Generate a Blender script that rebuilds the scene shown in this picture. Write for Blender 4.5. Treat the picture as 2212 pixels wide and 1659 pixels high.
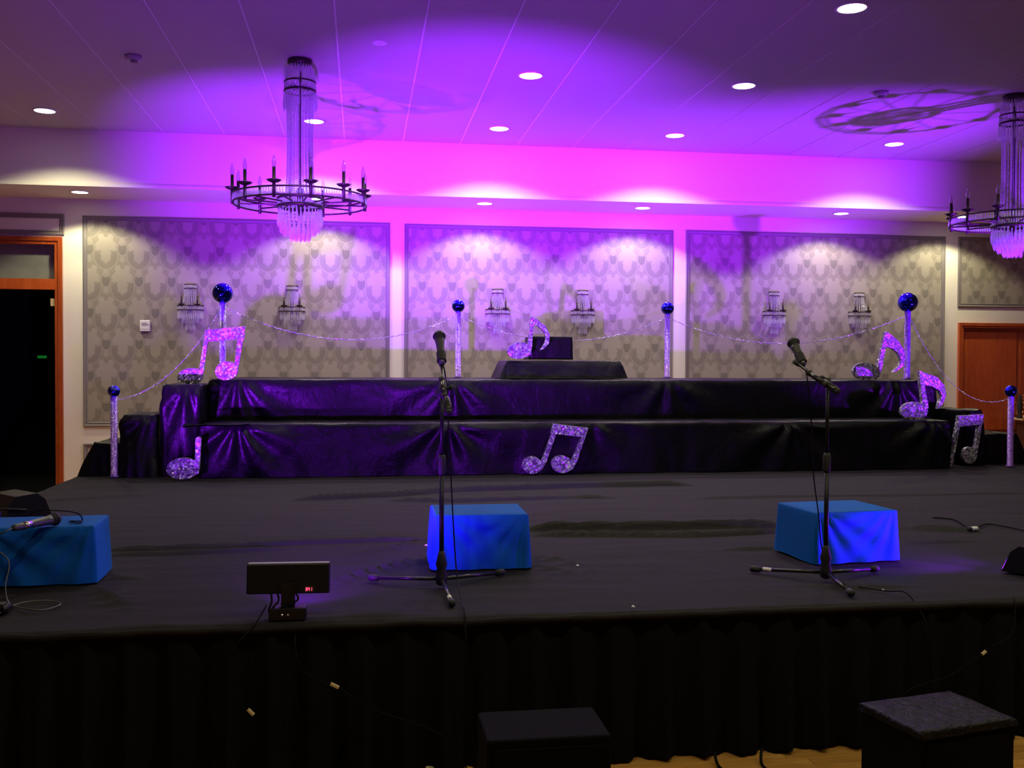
import bpy, math, random
from math import sin, cos, pi, radians, sqrt, exp, atan2
from mathutils import Vector, Matrix, noise

for o in list(bpy.data.objects):
    bpy.data.objects.remove(o)
SC = bpy.context.scene
COL = SC.collection

# ------------------------------------------------------------------ camera
FPX, CXP, CYP = 2160.0, 1106.0, 829.5
YAW, PIT, ROL = radians(8.58), radians(-1.25), radians(0.24)
CAMP = Vector((0, 0, 1.6))
_r = Vector((cos(YAW), -sin(YAW), 0)); _f = Vector((sin(YAW), cos(YAW), 0)); _u = Vector((0, 0, 1))
_f2 = _f * cos(PIT) + _u * sin(PIT); _u2 = _u * cos(PIT) - _f * sin(PIT)
_r3 = _r * cos(ROL) + _u2 * sin(ROL); _u3 = _u2 * cos(ROL) - _r * sin(ROL)
cd = bpy.data.cameras.new('camera'); cam = bpy.data.objects.new('camera', cd); COL.objects.link(cam)
cd.sensor_fit = 'HORIZONTAL'; cd.sensor_width = 36.0; cd.lens = FPX * 36.0 / 2212.0
cd.clip_start = 0.05; cd.clip_end = 100
Mr = Matrix((_r3, _u3, -_f2)).transposed().to_4x4(); Mr.translation = CAMP
cam.matrix_world = Mr
SC.camera = cam

# ------------------------------------------------------------------ world, exposure
w = bpy.data.worlds.new('world'); SC.world = w; w.use_nodes = True
w.node_tree.nodes['Background'].inputs[0].default_value = (0.0, 0.0, 0.0, 1)
w.node_tree.nodes['Background'].inputs[1].default_value = 0.0
SC.view_settings.view_transform = 'Standard'; SC.view_settings.look = 'None'
SC.view_settings.exposure = 0.0; SC.view_settings.gamma = 1.0
SC.view_settings.use_curve_mapping = False
SC.cycles.transparent_max_bounces = 24
SC.cycles.max_bounces = 8

# lamp strengths (the lamps themselves are built with their fixtures below)
DOWN_W = 95.0                      # recessed downlights over the hall
SOFF_W = 92.0                      # recessed downlights in the bulkhead soffit
WARM = (1.0, 0.95, 0.61)
PURPLE = (0.265, 0.010, 1.0)
BLUE = (0.13, 0.0, 1.0)


def ray(px, py):
    return _r3 * ((px - CXP) / FPX) - _u3 * ((py - CYP) / FPX) + _f2
def at(px, py, Y):
    d = ray(px, py); return CAMP + d * (Y / d.y)
def atz(px, py, Z):
    d = ray(px, py); return CAMP + d * ((Z - CAMP.z) / d.z)

# ------------------------------------------------------------------ materials
MATS = {}
class NB:
    def __init__(s, name):
        s.m = bpy.data.materials.new(name); s.m.use_nodes = True
        s.t = s.m.node_tree; s.t.nodes.clear()
        s.out = s.n('ShaderNodeOutputMaterial')
    def n(s, kind, **kw):
        x = s.t.nodes.new(kind)
        for k, v in kw.items():
            setattr(x, k, v)
        return x
    def l(s, a, b):
        s.t.links.new(a, b)
    def val(s, sock, v):
        if hasattr(v, 'is_linked') or hasattr(v, 'links'):
            s.l(v, sock)
        else:
            sock.default_value = v
    def math(s, op, a, b=0.0, c=None):
        x = s.n('ShaderNodeMath', operation=op); s.val(x.inputs[0], a); s.val(x.inputs[1], b)
        if c is not None: s.val(x.inputs[2], c)
        return x.outputs[0]
    def mix(s, f, a, b):
        x = s.n('ShaderNodeMix', data_type='RGBA'); s.val(x.inputs[0], f); s.val(x.inputs[6], a); s.val(x.inputs[7], b)
        return x.outputs[2]
    def ramp(s, f, *stops):
        x = s.n('ShaderNodeValToRGB'); s.l(f, x.inputs[0])
        e = x.color_ramp.elements
        while len(e) < len(stops): e.new(0.5)
        for i, (p, c) in enumerate(stops):
            e[i].position = p; e[i].color = tuple(c) + (1,) if len(c) == 3 else c
        return x.outputs[0]
    def noise(s, scale, detail=3, rough=0.55, vec=None, dist=0.0):
        x = s.n('ShaderNodeTexNoise'); x.inputs['Scale'].default_value = scale
        x.inputs['Detail'].default_value = detail; x.inputs['Roughness'].default_value = rough
        x.inputs['Distortion'].default_value = dist
        if vec is not None: s.l(vec, x.inputs['Vector'])
        return x.outputs[0]
    def coord(s, scale=None):
        x = s.n('ShaderNodeTexCoord').outputs['Object']
        if scale:
            m = s.n('ShaderNodeMapping'); m.inputs['Scale'].default_value = scale; s.l(x, m.inputs[0]); x = m.outputs[0]
        return x
    def bump(s, h, strength=0.3, dist=0.01):
        x = s.n('ShaderNodeBump'); x.inputs['Strength'].default_value = strength
        x.inputs['Distance'].default_value = dist; s.l(h, x.inputs['Height']); return x.outputs[0]
    def bsdf(s, col, rough=0.5, metal=0.0, spec=0.5, normal=None, emit=None, estr=0.0, sheen=0.0, coat=0.0):
        p = s.n('ShaderNodeBsdfPrincipled')
        c = p.inputs['Base Color']
        if isinstance(col, tuple): c.default_value = col + (1,) if len(col) == 3 else col
        else: s.l(col, c)
        s.val(p.inputs['Roughness'], rough); s.val(p.inputs['Metallic'], metal)
        p.inputs['Specular IOR Level'].default_value = spec
        p.inputs['Sheen Weight'].default_value = sheen
        p.inputs['Coat Weight'].default_value = coat
        if normal is not None: s.l(normal, p.inputs['Normal'])
        if emit is not None:
            p.inputs['Emission Color'].default_value = emit + (1,); p.inputs['Emission Strength'].default_value = estr
        s.l(p.outputs[0], s.out.inputs[0]); return s.m

def simple(name, col, rough=0.5, metal=0.0, spec=0.5, nscale=30, var=0.15, bump=0.0, coat=0.0):
    b = NB(name); n = b.noise(nscale, vec=b.coord())
    c = b.mix(n, tuple(x * (1 - var) for x in col) + (1,), tuple(min(1, x * (1 + var)) for x in col) + (1,))
    nm = b.bump(n, bump, 0.004) if bump else None
    MATS[name] = b.bsdf(c, rough, metal, spec, nm, coat=coat); return MATS[name]

simple('plaster', (0.74, 0.69, 0.58), 0.7, nscale=60, var=0.02, bump=0.05)
simple('ceil_paint', (0.50, 0.475, 0.46), 0.85, nscale=90, var=0.05, bump=0.15)
simple('joint_paint', (0.92, 0.90, 0.88), 0.8, nscale=50, var=0.02)
simple('moulding', (0.20, 0.175, 0.16), 0.5, nscale=40, var=0.06)
simple('white_plastic', (0.72, 0.70, 0.68), 0.35, nscale=20, var=0.02)
simple('grey_plastic', (0.35, 0.33, 0.33), 0.45, nscale=20, var=0.05)
simple('black_metal', (0.008, 0.008, 0.009), 0.42, spec=0.25, nscale=80, var=0.2)
simple('stand_tube', (0.05, 0.048, 0.05), 0.3, metal=0.7, nscale=80, var=0.1)
simple('mic_body', (0.10, 0.095, 0.10), 0.3, metal=0.4, nscale=80, var=0.1)
simple('rubber', (0.01, 0.01, 0.01), 0.7, nscale=60, var=0.2)
simple('bronze', (0.045, 0.032, 0.028), 0.42, metal=0.6, nscale=60, var=0.15)
simple('chrome', (0.7, 0.7, 0.7), 0.18, metal=1.0, nscale=20, var=0.02)
simple('gold', (0.75, 0.55, 0.25), 0.28, metal=1.0, nscale=40, var=0.05)
simple('tape', (0.75, 0.72, 0.66), 0.6, nscale=40, var=0.05)
simple('tag', (0.62, 0.50, 0.25), 0.6, nscale=40, var=0.1)
simple('cable', (0.004, 0.004, 0.004), 0.6, spec=0.1, nscale=60, var=0.2)
simple('grey_cable', (0.10, 0.095, 0.09), 0.5, nscale=60, var=0.15)
simple('skirt', (0.0055, 0.0055, 0.0055), 0.9, spec=0.08, nscale=120, var=0.3, bump=0.1)
simple('speaker_paint', (0.004, 0.004, 0.004), 0.85, spec=0.06, nscale=200, var=0.3, bump=0.25)
simple('blue_ball', (0.004, 0.012, 0.55), 0.07, metal=1.0, nscale=10, var=0.02, coat=0.6)
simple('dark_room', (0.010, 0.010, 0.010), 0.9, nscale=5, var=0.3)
simple('tan_wood', (0.55, 0.42, 0.20), 0.45, nscale=8, var=0.12)

def mat_glass():
    b = NB('crystal')
    g = b.n('ShaderNodeBsdfGlossy'); g.inputs['Roughness'].default_value = 0.05; g.inputs['Color'].default_value = (0.95, 0.95, 1, 1)
    t = b.n('ShaderNodeBsdfTransparent'); t.inputs['Color'].default_value = (0.985, 0.985, 1.0, 1)
    d = b.n('ShaderNodeBsdfTranslucent'); d.inputs['Color'].default_value = (0.9, 0.9, 0.95, 1)
    d2 = b.n('ShaderNodeBsdfDiffuse'); d2.inputs['Color'].default_value = (0.9, 0.9, 0.95, 1)
    fr = b.n('ShaderNodeFresnel'); fr.inputs[0].default_value = 1.55
    n = b.noise(150, 2, vec=b.coord())
    f = b.math('MULTIPLY_ADD', fr.outputs[0], 0.35, 0.06)
    m0 = b.n('ShaderNodeMixShader'); m0.inputs[0].default_value = 0.4; b.l(d.outputs[0], m0.inputs[1]); b.l(d2.outputs[0], m0.inputs[2])
    m1 = b.n('ShaderNodeMixShader'); m1.inputs[0].default_value = 0.36
    b.l(t.outputs[0], m1.inputs[1]); b.l(m0.outputs[0], m1.inputs[2])
    m2 = b.n('ShaderNodeMixShader'); b.l(f, m2.inputs[0]); b.l(m1.outputs[0], m2.inputs[1]); b.l(g.outputs[0], m2.inputs[2])
    b.l(b.bump(n, 0.5, 0.004), g.inputs['Normal'])
    b.l(m2.outputs[0], b.out.inputs[0]); MATS['crystal'] = b.m
mat_glass()

def mat_bulb_glass():
    b = NB('bulb_glass')
    g = b.n('ShaderNodeBsdfGlossy'); g.inputs['Roughness'].default_value = 0.04
    t = b.n('ShaderNodeBsdfTransparent'); t.inputs['Color'].default_value = (0.86, 0.84, 0.88, 1)
    lw = b.n('ShaderNodeLayerWeight'); lw.inputs[0].default_value = 0.35
    m = b.n('ShaderNodeMixShader'); b.l(lw.outputs['Facing'], m.inputs[0]); b.l(t.outputs[0], m.inputs[1]); b.l(g.outputs[0], m.inputs[2])
    b.l(m.outputs[0], b.out.inputs[0]); MATS['bulb_glass'] = b.m
mat_bulb_glass()

def mat_pane(name, col, alpha):
    b = NB(name)
    d = b.n('ShaderNodeBsdfPrincipled'); n = b.noise(14, 4, vec=b.coord())
    b.l(b.mix(n, tuple(c * 0.75 for c in col) + (1,), tuple(c * 1.25 for c in col) + (1,)), d.inputs['Base Color'])
    d.inputs['Roughness'].default_value = 0.35
    b.l(d.outputs[0], b.out.inputs[0]); MATS[name] = b.m
mat_pane('frosted', (0.17, 0.18, 0.15), 1)

def mat_wallpaper():
    # damask on a half-drop lattice: leafy bouquets, outlined ovals between them, swags and small rosettes
    b = NB('wallpaper')
    co = b.n('ShaderNodeTexCoord').outputs['Object']
    sep = b.n('ShaderNodeSeparateXYZ'); b.l(co, sep.inputs[0])
    X, Z = sep.outputs[0], sep.outputs[2]
    def sm(x, lo, hi):
        r = b.n('ShaderNodeMapRange'); r.interpolation_type = 'SMOOTHSTEP'; b.l(x, r.inputs[0]); r.inputs[1].default_value = lo; r.inputs[2].default_value = hi; return r.outputs[0]
    def lattice(ox, oz):
        ax = b.math('ABSOLUTE', b.math('WRAP', b.math('SUBTRACT', X, ox), .18, -.18))
        lz = b.math('WRAP', b.math('SUBTRACT', Z, oz), .36, -.36)
        cv = b.n('ShaderNodeCombineXYZ'); b.l(ax, cv.inputs[0]); b.l(lz, cv.inputs[2])
        n1 = b.math('SUBTRACT', b.noise(26, 2, .5, cv.outputs[0], .5), .5)
        def el(cx, cz, rx, rz):
            u = b.math('DIVIDE', b.math('SUBTRACT', ax, cx), rx); v = b.math('DIVIDE', b.math('SUBTRACT', lz, cz), rz)
            return b.math('SQRT', b.math('ADD', b.math('MULTIPLY', u, u), b.math('MULTIPLY', v, v)))
        bouquet = b.math('MINIMUM', b.math('MINIMUM', el(0, .05, .085, .085), el(0, -.05, .058, .12)), b.math('MINIMUM', el(.075, .015, .045, .05), el(.05, .115, .035, .05)))
        bq = sm(b.math('ADD', bouquet, b.math('MULTIPLY', n1, 1.5)), 1.12, .88)
        oe = el(.18, .0, .046, .075)
        oval = sm(oe, 1.0, .92); ring = sm(b.math('ABSOLUTE', b.math('SUBTRACT', oe, 1.14)), .13, .05)
        sw = el(0, -.06, .135, .18)
        swag = b.math('MULTIPLY', sm(b.math('ABSOLUTE', b.math('SUBTRACT', sw, 1.0)), .06, .02), sm(lz, -.04, -.10))
        rose = sm(b.math('ADD', b.math('MINIMUM', el(.18, -.125, .034, .034), el(0, -.285, .035, .045)), b.math('MULTIPLY', n1, .8)), 1.1, .9)
        dk = b.math('MULTIPLY', sm(el(0, -.10, .125, .15), 1.0, .93), sm(lz, -.02, -.06))
        return bq, oval, ring, swag, rose, dk
    A = lattice(0, 0); B = lattice(.18, .36)
    bq, oval, ring, swag, rose, dk = [b.math('MAXIMUM', p, q) for p, q in zip(A, B)]
    fine = b.noise(55, 3, .6, co)
    c = b.mix(b.math('MULTIPLY', fine, .5), (0.235, 0.205, 0.165, 1), (0.275, 0.24, 0.195, 1))
    c = b.mix(b.math('MULTIPLY', dk, .42), c, (0.18, 0.157, 0.135, 1))
    c = b.mix(b.math('MULTIPLY', oval, .8), c, (0.165, 0.145, 0.125, 1))
    light = b.math('MAXIMUM', b.math('MAXIMUM', b.math('MULTIPLY', bq, .85), b.math('MULTIPLY', rose, .7)), b.math('MAXIMUM', b.math('MULTIPLY', ring, .6), b.math('MULTIPLY', swag, .6)))
    c = b.mix(light, c, (0.335, 0.295, 0.24, 1))
    MATS['wallpaper'] = b.bsdf(c, b.math('MULTIPLY_ADD', light, -0.12, 0.62), spec=0.35)
mat_wallpaper()

def mat_wood(name, dark, light, scale, axis, rough=0.35, coat=0.3):
    b = NB(name)
    sc = [scale * 6] * 3; sc[axis] = scale
    v = b.coord(tuple(sc))
    n = b.noise(2.2, 5, 0.6, v, 1.2)
    n2 = b.noise(9, 2, 0.5, v)
    c = b.ramp(n, (0.25, dark), (0.55, tuple((a + c2) / 2 for a, c2 in zip(dark, light))), (0.8, light))
    c = b.mix(b.math('MULTIPLY', n2, 0.35), c, tuple(dark) + (1,))
    oi = b.n('ShaderNodeObjectInfo')
    hv = b.n('ShaderNodeHueSaturation'); b.l(c, hv.inputs['Color']); b.l(b.math('MULTIPLY_ADD', oi.outputs['Random'], 0.5, 0.75), hv.inputs['Value'])
    MATS[name] = b.bsdf(hv.outputs[0], rough, spec=0.4, normal=b.bump(n, 0.08, 0.003), coat=coat)
mat_wood('door_wood', (0.34, 0.052, 0.010), (0.56, 0.12, 0.022), 1.2, 2, 0.32, 0.35)
mat_wood('floor_wood', (0.42, 0.18, 0.035), (0.75, 0.42, 0.11), 1.6, 0, 0.38, 0.2)
mat_wood('cabinet_wood', (0.045, 0.018, 0.010), (0.10, 0.04, 0.02), 2.0, 0, 0.35, 0.2)

def mat_cloth(name, col, rough, nscale, bump, spec=0.5, sheen=0.0, dist=0.006):
    b = NB(name); co = b.coord()
    n = b.noise(nscale, 4, 0.6, co, 0.4); n2 = b.noise(4, 2, 0.5, co)
    c = b.mix(n2, tuple(x * 0.8 for x in col) + (1,), tuple(x * 1.2 for x in col) + (1,))
    MATS[name] = b.bsdf(c, b.math('MULTIPLY_ADD', n2, 0.16, rough - 0.08), spec=spec, normal=b.bump(n, bump, dist), sheen=sheen)
mat_cloth('black_satin', (0.003, 0.003, 0.0033), 0.40, 7, 0.40, 0.15, 0.0, 0.03)
mat_cloth('deck_cloth', (0.020, 0.0175, 0.020), 0.85, 14, 0.35, 0.10, 0.0, 0.012)
mat_cloth('blue_velvet', (0.006, 0.10, 0.42), 0.8, 120, 0.3, 0.1, 0.0)
mat_cloth('bag_plastic', (0.006, 0.006, 0.006), 0.42, 30, 0.9, 0.12, 0.0, 0.02)

def mat_glitter(name, col, cell, spread, metal):
    b = NB(name); co = b.coord()
    vo = b.n('ShaderNodeTexVoronoi'); vo.inputs['Scale'].default_value = 1.0 / cell; b.l(co, vo.inputs['Vector'])
    ge = b.n('ShaderNodeNewGeometry')
    sub = b.n('ShaderNodeVectorMath', operation='SUBTRACT'); b.l(vo.outputs['Color'], sub.inputs[0]); sub.inputs[1].default_value = (0.5, 0.5, 0.5)
    ma = b.n('ShaderNodeVectorMath', operation='MULTIPLY_ADD'); b.l(sub.outputs[0], ma.inputs[0]); ma.inputs[1].default_value = (spread,) * 3; b.l(ge.outputs['Normal'], ma.inputs[2])
    no = b.n('ShaderNodeVectorMath', operation='NORMALIZE'); b.l(ma.outputs[0], no.inputs[0])
    sx = b.n('ShaderNodeSeparateXYZ'); b.l(vo.outputs['Color'], sx.inputs[0])
    c = b.mix(b.math('POWER', sx.outputs[0], 5.0), tuple(x * 0.6 for x in col) + (1,), tuple(min(1, x * 3.2) for x in col) + (1,))  # sparkle put into the colour: a few random cells much brighter
    MATS[name] = b.bsdf(c, 0.32, metal, 0.8, no.outputs[0])
mat_glitter('glitter', (0.26, 0.25, 0.28), 0.015, 1.1, 0.25)
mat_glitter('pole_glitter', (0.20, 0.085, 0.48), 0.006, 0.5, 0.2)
mat_glitter('tinsel', (0.60, 0.60, 0.66), 0.006, 1.2, 0.8)

def mat_emit(name, col, st):
    b = NB(name); e = b.n('ShaderNodeEmission'); e.inputs[0].default_value = col + (1,); e.inputs[1].default_value = st
    b.l(e.outputs[0], b.out.inputs[0]); MATS[name] = b.m
mat_emit('lens_glow', (1.0, 0.96, 0.85), 14.0)
mat_emit('led_purple', PURPLE, 8.0)
mat_emit('led_blue', (0.02, 0.03, 1.0), 1.2)
mat_emit('digit_red', (1.0, 0.05, 0.12), 3.0)
mat_emit('exit_green', (0.01, 0.30, 0.03), 0.35)

# ------------------------------------------------------------------ mesh building
ORG = {}
class MB:
    def __init__(s):
        s.v = []; s.f = []
    def add(s, vs, fs):
        k = len(s.v); s.v += [tuple(p) for p in vs]; s.f += [tuple(i + k for i in q) for q in fs]; return s
    def box(s, x0, x1, y0, y1, z0, z1, M=None):
        vs = [Vector(p) for p in ((x0, y0, z0), (x1, y0, z0), (x1, y1, z0), (x0, y1, z0), (x0, y0, z1), (x1, y0, z1), (x1, y1, z1), (x0, y1, z1))]
        if M: vs = [M @ p for p in vs]
        return s.add(vs, [(3, 2, 1, 0), (4, 5, 6, 7), (0, 1, 5, 4), (1, 2, 6, 5), (2, 3, 7, 6), (3, 0, 4, 7)])
    def bbox(s, x0, x1, y0, y1, z0, z1, c=0.01, M=None):
        # box with chamfered vertical and top edges
        def ring(i, z): 
            a, b_, c_, d = x0 + i, x1 - i, y0 + i, y1 - i
            return [(a + c, c_, z), (b_ - c, c_, z), (b_, c_ + c, z), (b_, d - c, z), (b_ - c, d, z), (a + c, d, z), (a, d - c, z), (a, c_ + c, z)]
        rs = [ring(c * .6, z0), ring(0, z0 + c * .6), ring(0, z1 - c), ring(c * 0.3, z1 - c * .3), ring(c, z1)]
        vs = [Vector(p) for r in rs for p in r]
        if M: vs = [M @ p for p in vs]
        fs = [tuple(range(7, -1, -1)), tuple(range(32, 40))]
        for k in range(4):
            for i in range(8):
                j = (i + 1) % 8; fs.append((k * 8 + i, k * 8 + j, k * 8 + 8 + j, k * 8 + 8 + i))
        return s.add(vs, fs)
    def tube(s, pts, rad, n=8, cap=True, closed=False):
        pts = [Vector(p) for p in pts]; N = len(pts)
        rs = rad if isinstance(rad, (list, tuple)) else [rad] * N
        vs = []; pu = None
        for i, p in enumerate(pts):
            if closed: t = pts[(i + 1) % N] - pts[i - 1]
            else: t = pts[min(i + 1, N - 1)] - pts[max(i - 1, 0)]
            t = t.normalized() if t.length > 1e-9 else Vector((0, 0, 1))
            if pu is None:
                pu = Vector((1, 0, 0)) if abs(t.x) < 0.9 else Vector((0, 1, 0))
            pu = (pu - t * pu.dot(t)).normalized(); w_ = t.cross(pu)
            for k in range(n):
                a = 2 * pi * k / n; vs.append(p + (pu * cos(a) + w_ * sin(a)) * rs[i])
        fs = []
        for i in range(N if closed else N - 1):
            j = (i + 1) % N
            for k in range(n):
                l = (k + 1) % n; fs.append((i * n + k, i * n + l, j * n + l, j * n + k))
        if cap and not closed:
            fs.append(tuple(range(n - 1, -1, -1))); fs.append(tuple((N - 1) * n + k for k in range(n)))
        return s.add(vs, fs)
    def lathe(s, cx, cy, prof, n=24, a0=0.0, a1=2 * pi, M=None):
        # prof: list of (radius, z) ; full turn or an arc
        full = abs(a1 - a0 - 2 * pi) < 1e-6; m = n if full else n + 1
        vs = [Vector((cx + r * cos(a0 + (a1 - a0) * k / n), cy + r * sin(a0 + (a1 - a0) * k / n), z)) for r, z in prof for k in range(m)]
        if M: vs = [M @ p for p in vs]
        fs = []
        for i in range(len(prof) - 1):
            for k in range(n):
                l = (k + 1) % m if full else k + 1
                fs.append((i * m + k, i * m + l, (i + 1) * m + l, (i + 1) * m + k))
        if full:
            if prof[0][0] > 1e-6: fs.append(tuple(range(m - 1, -1, -1)))
            if prof[-1][0] > 1e-6: fs.append(tuple((len(prof) - 1) * m + k for k in range(m)))
        return s.add(vs, fs)
    def prism(s, poly, y0, y1):
        # poly of (x, z), extruded along y
        n = len(poly)
        area = sum(poly[i][0] * poly[(i + 1) % n][1] - poly[(i + 1) % n][0] * poly[i][1] for i in range(n))
        if area < 0: poly = poly[::-1]
        vs = [(x, y0, z) for x, z in poly] + [(x, y1, z) for x, z in poly]
        fs = [tuple(range(n)), tuple(range(2 * n - 1, n - 1, -1))] + [(i, i + n, (i + 1) % n + n, (i + 1) % n) for i in range(n)]
        return s.add(vs, fs)
    def drop(s, x, y, z0, L, r, n=5):
        # a cut crystal: bead, then an elongated pendant
        pr = [(0.0005, z0), (r * .5, z0 - L * .08), (r * .35, z0 - L * .16), (r, z0 - L * .62), (r * .8, z0 - L * .85), (0.0005, z0 - L)]
        return s.lathe(x, y, pr[::-1], n)
    def build(s, name, mat, parent=None, smooth=False, loc=None):
        me = bpy.data.meshes.new(name)
        org = Vector(loc) if loc is not None else (ORG.get(parent.name, Vector()) if parent else Vector())
        me.from_pydata([tuple(Vector(p) - org) for p in s.v], [], s.f)
        me.update()
        if smooth:
            me.polygons.foreach_set('use_smooth', [True] * len(me.polygons))
        me.materials.append(MATS[mat])
        o = bpy.data.objects.new(name, me); COL.objects.link(o)
        if parent: o.parent = parent; ORG[o.name] = org
        else:
            o.location = org; ORG[o.name] = org
        return o

def tag(o, label, cat, group=None):
    o['label'] = label; o['category'] = cat
    if group: o['group'] = group
    return o
def thing(name, loc, label, cat, group=None):
    o = bpy.data.objects.new(name, None); COL.objects.link(o); o.location = loc; o.empty_display_size = 0.1
    ORG[o.name] = Vector(loc); return tag(o, label, cat, group)
def struct(o):
    o['kind'] = 'structure'; return o
def copy_tree(o, parent=None):
    c = o.copy(); COL.objects.link(c); c.parent = parent
    for ch in list(o.children): copy_tree(ch, c)
    return c
def spot(name, loc, target, watts, col, size, blend, parent=None, radius=0.03):
    ld = bpy.data.lights.new(name, 'SPOT'); ld.energy = watts; ld.color = col; ld.spot_size = radians(size); ld.spot_blend = blend
    ld.shadow_soft_size = radius
    o = bpy.data.objects.new(name, ld); COL.objects.link(o)
    org = ORG.get(parent.name, Vector()) if parent else Vector()
    o.location = Vector(loc) - org
    o.rotation_euler = (Vector(target) - Vector(loc)).to_track_quat('-Z', 'Y').to_euler()
    if parent: o.parent = parent
    return o

# ------------------------------------------------------------------ the hall
YW, YB, ZS, ZC = 12.0, 11.05, 3.43, 4.01
XL, XR, YF = -8.0, 11.5, -5.0
D1 = (-5.3, -3.43)                 # dark doorway, left
D2 = (7.73, 9.37)                  # double door, right
m = MB()
m.box(XL, D1[0], YW, YW + .2, 0, ZC); m.box(D1[0], D1[1], YW, YW + .2, 2.93, ZC)
m.box(D1[1], D2[0], YW, YW + .2, 0, ZC); m.box(D2[0], D2[1], YW, YW + .2, 2.09, ZC); m.box(D2[1], XR, YW, YW + .2, 0, ZC)
wall = struct(m.build('wall_back', 'plaster'))
struct(MB().box(XL - .2, XL, YF, YW + .2, 0, ZC).build('wall_left', 'plaster'))
struct(MB().box(XR, XR + .2, YF, YW + .2, 0, ZC).build('wall_right', 'plaster'))
struct(MB().box(XL - .2, XR + .2, YF - .2, YF, 0, ZC).build('wall_front', 'plaster'))
ceil = struct(MB().box(XL, XR, YF, YW + .2, ZC + .004, ZC + .15).build('ceiling', 'joint_paint'))
proto = None
for i in range(-12, 19):
    x0 = -0.181 + .63 * i + .006; x1 = x0 + .63 - .012
    if proto is None:
        proto = MB().box(-.309, .309, YF + .01, YB, -.006, .006).build('ceiling_panel', 'ceil_paint', ceil); o = proto
    else:
        o = proto.copy(); COL.objects.link(o); o.parent = ceil
    o.location = ((x0 + x1) / 2, 0, ZC + .005)
bulk = struct(MB().box(XL, XR, YB, YW, ZS, ZC).build('trim_1', 'plaster'))
m = MB(); m.box(XL, XR, YB - .022, YB, ZS - .012, ZS + .018); m.box(XL, XR, YB - .012, YB, ZS + .018, ZS + .03)
struct(m.build('trim_2', 'plaster'))

# floor with its boards: the ones in view near the stage front are pieces, the rest is one base
fl = struct(MB().box(XL, XR, YF, YW + .2, -.2, -.012).build('floor', 'floor_wood'))
random.seed(4); plank = None
y = 2.30; row = 0
while y < 4.2:
    x = -1.9 - random.random() * .9
    while x < 5.2:
        L = random.choice((.7, .9, 1.1))
        if plank is None or plank.get(L) is None:
            plank = plank or {}
            plank[L] = MB().bbox(-L / 2 + .0008, L / 2 - .0008, -.0342, .0342, -.012, 0, .0012).build('plank', 'floor_wood', fl); o = plank[L]
        else:
            o = plank[L].copy(); COL.objects.link(o); o.parent = fl
        o.location = (x + L / 2, y, 0); x += L
    y += .07; row += 1
MB().box(XL, XR, YF, 2.265, -.012, 0).build('floor_field', 'floor_wood', fl)
MB().box(XL, -2.8, 2.265, YW, -.012, 0).build('floor_field', 'floor_wood', fl)
MB().box(-2.8, XR, 4.25, YW, -.012, 0).build('floor_field', 'floor_wood', fl)

# panels on the back wall: wallpaper field and a stepped frame
def frame_profile(m, x0, x1, z0, z1, wd=.05):
    # picture-frame moulding: outer lip, cove, inner bead (built on the wall face)
    prof = [(0, 0), (0, .020), (.010, .024), (.018, .014), (wd * .72, .010), (wd * .80, .016), (wd, .010), (wd, 0)]
    rings = []
    for d, h in prof:
        rings.append([(x0 + d, YW - h, z0 + d), (x1 - d, YW - h, z0 + d), (x1 - d, YW - h, z1 - d), (x0 + d, YW - h, z1 - d)])
    vs = [p for r in rings for p in r]; fs = []
    for k in range(len(prof) - 1):
        for i in range(4):
            j = (i + 1) % 4; fs.append((k * 4 + i, k * 4 + 4 + i, k * 4 + 4 + j, k * 4 + j))
    m.add(vs, fs)
PAN = [(-3.13, .335, .847, 3.245, 1), (.507, 3.82, .847, 3.24, 1), (3.99, 7.47, .847, 3.248, 1), (7.655, 9.44, 2.342, 3.25, 1),
       (-5.40, -3.328, 3.018, 3.255, 0), (-3.13, .335, .12, .651, 0), (.507, 3.82, .12, .651, 0), (3.99, 7.47, .12, .651, 0)]
for x0, x1, z0, z1, paper in PAN:
    fm = MB(); frame_profile(fm, x0, x1, z0, z1); fm.build('panel_moulding', 'moulding', wall)
    if paper:
        MB().box(x0 + .04, x1 - .04, YW - .006, YW - .0005, z0 + .04, z1 - .04).build('wallpaper_panel', 'wallpaper', wall)
fm = MB().box(D1[1] + .1, D2[0] - .1, YW - .018, YW, 0, .10); struct(fm.build('baseboard_back', 'plaster'))

# door_1: wooden frame with transom light and an open dark leaf opening
def door_frame(name, x0, x1, ztop, jw, pj):
    m = MB()
    for a, b_ in ((x0 - jw, x0), (x1, x1 + jw)):
        m.box(a, b_, YW - pj, YW + .14, 0, ztop + jw)
    m.box(x0, x1, YW - pj, YW + .14, ztop, ztop + jw)
    m2 = MB()
    for a, b_ in ((x0 - jw, x0 - jw * .45), (x1 + jw * .45, x1 + jw)):
        m2.box(a, b_, YW - pj - .016, YW - pj, 0, ztop + jw)
    m2.box(x0 - jw * .45, x1 + jw * .45, YW - pj - .016, YW - pj, ztop + jw * .45, ztop + jw)
    o = struct(m.build(name, 'door_wood')); m2.build('architrave', 'door_wood', o); return o
d1 = door_frame('door_1', D1[0], D1[1], 2.91, .085, .02)
MB().box(D1[0], D1[1], YW - .02, YW + .10, 2.40, 2.52).build('transom_bar', 'door_wood', d1)
MB().box(D1[0], D1[1], YW + .10, YW + .112, 2.52, 2.91).build('transom_pane', 'frosted', d1)
MB().box(D1[1] - .055, D1[1], YW + .01, YW + .06, 2.215, 2.30).build('hinge_plate', 'tan_wood', d1)
MB().box(D1[1] - .012, D1[1], YW + .045, YW + .06, .02, 2.15).build('stop_strip', 'tan_wood', d1)
leaf = MB().box(-5.28, -4.075, YW + .03, YW + .075, .02, 2.39).build('door_leaf', 'dark_room', d1)
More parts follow.
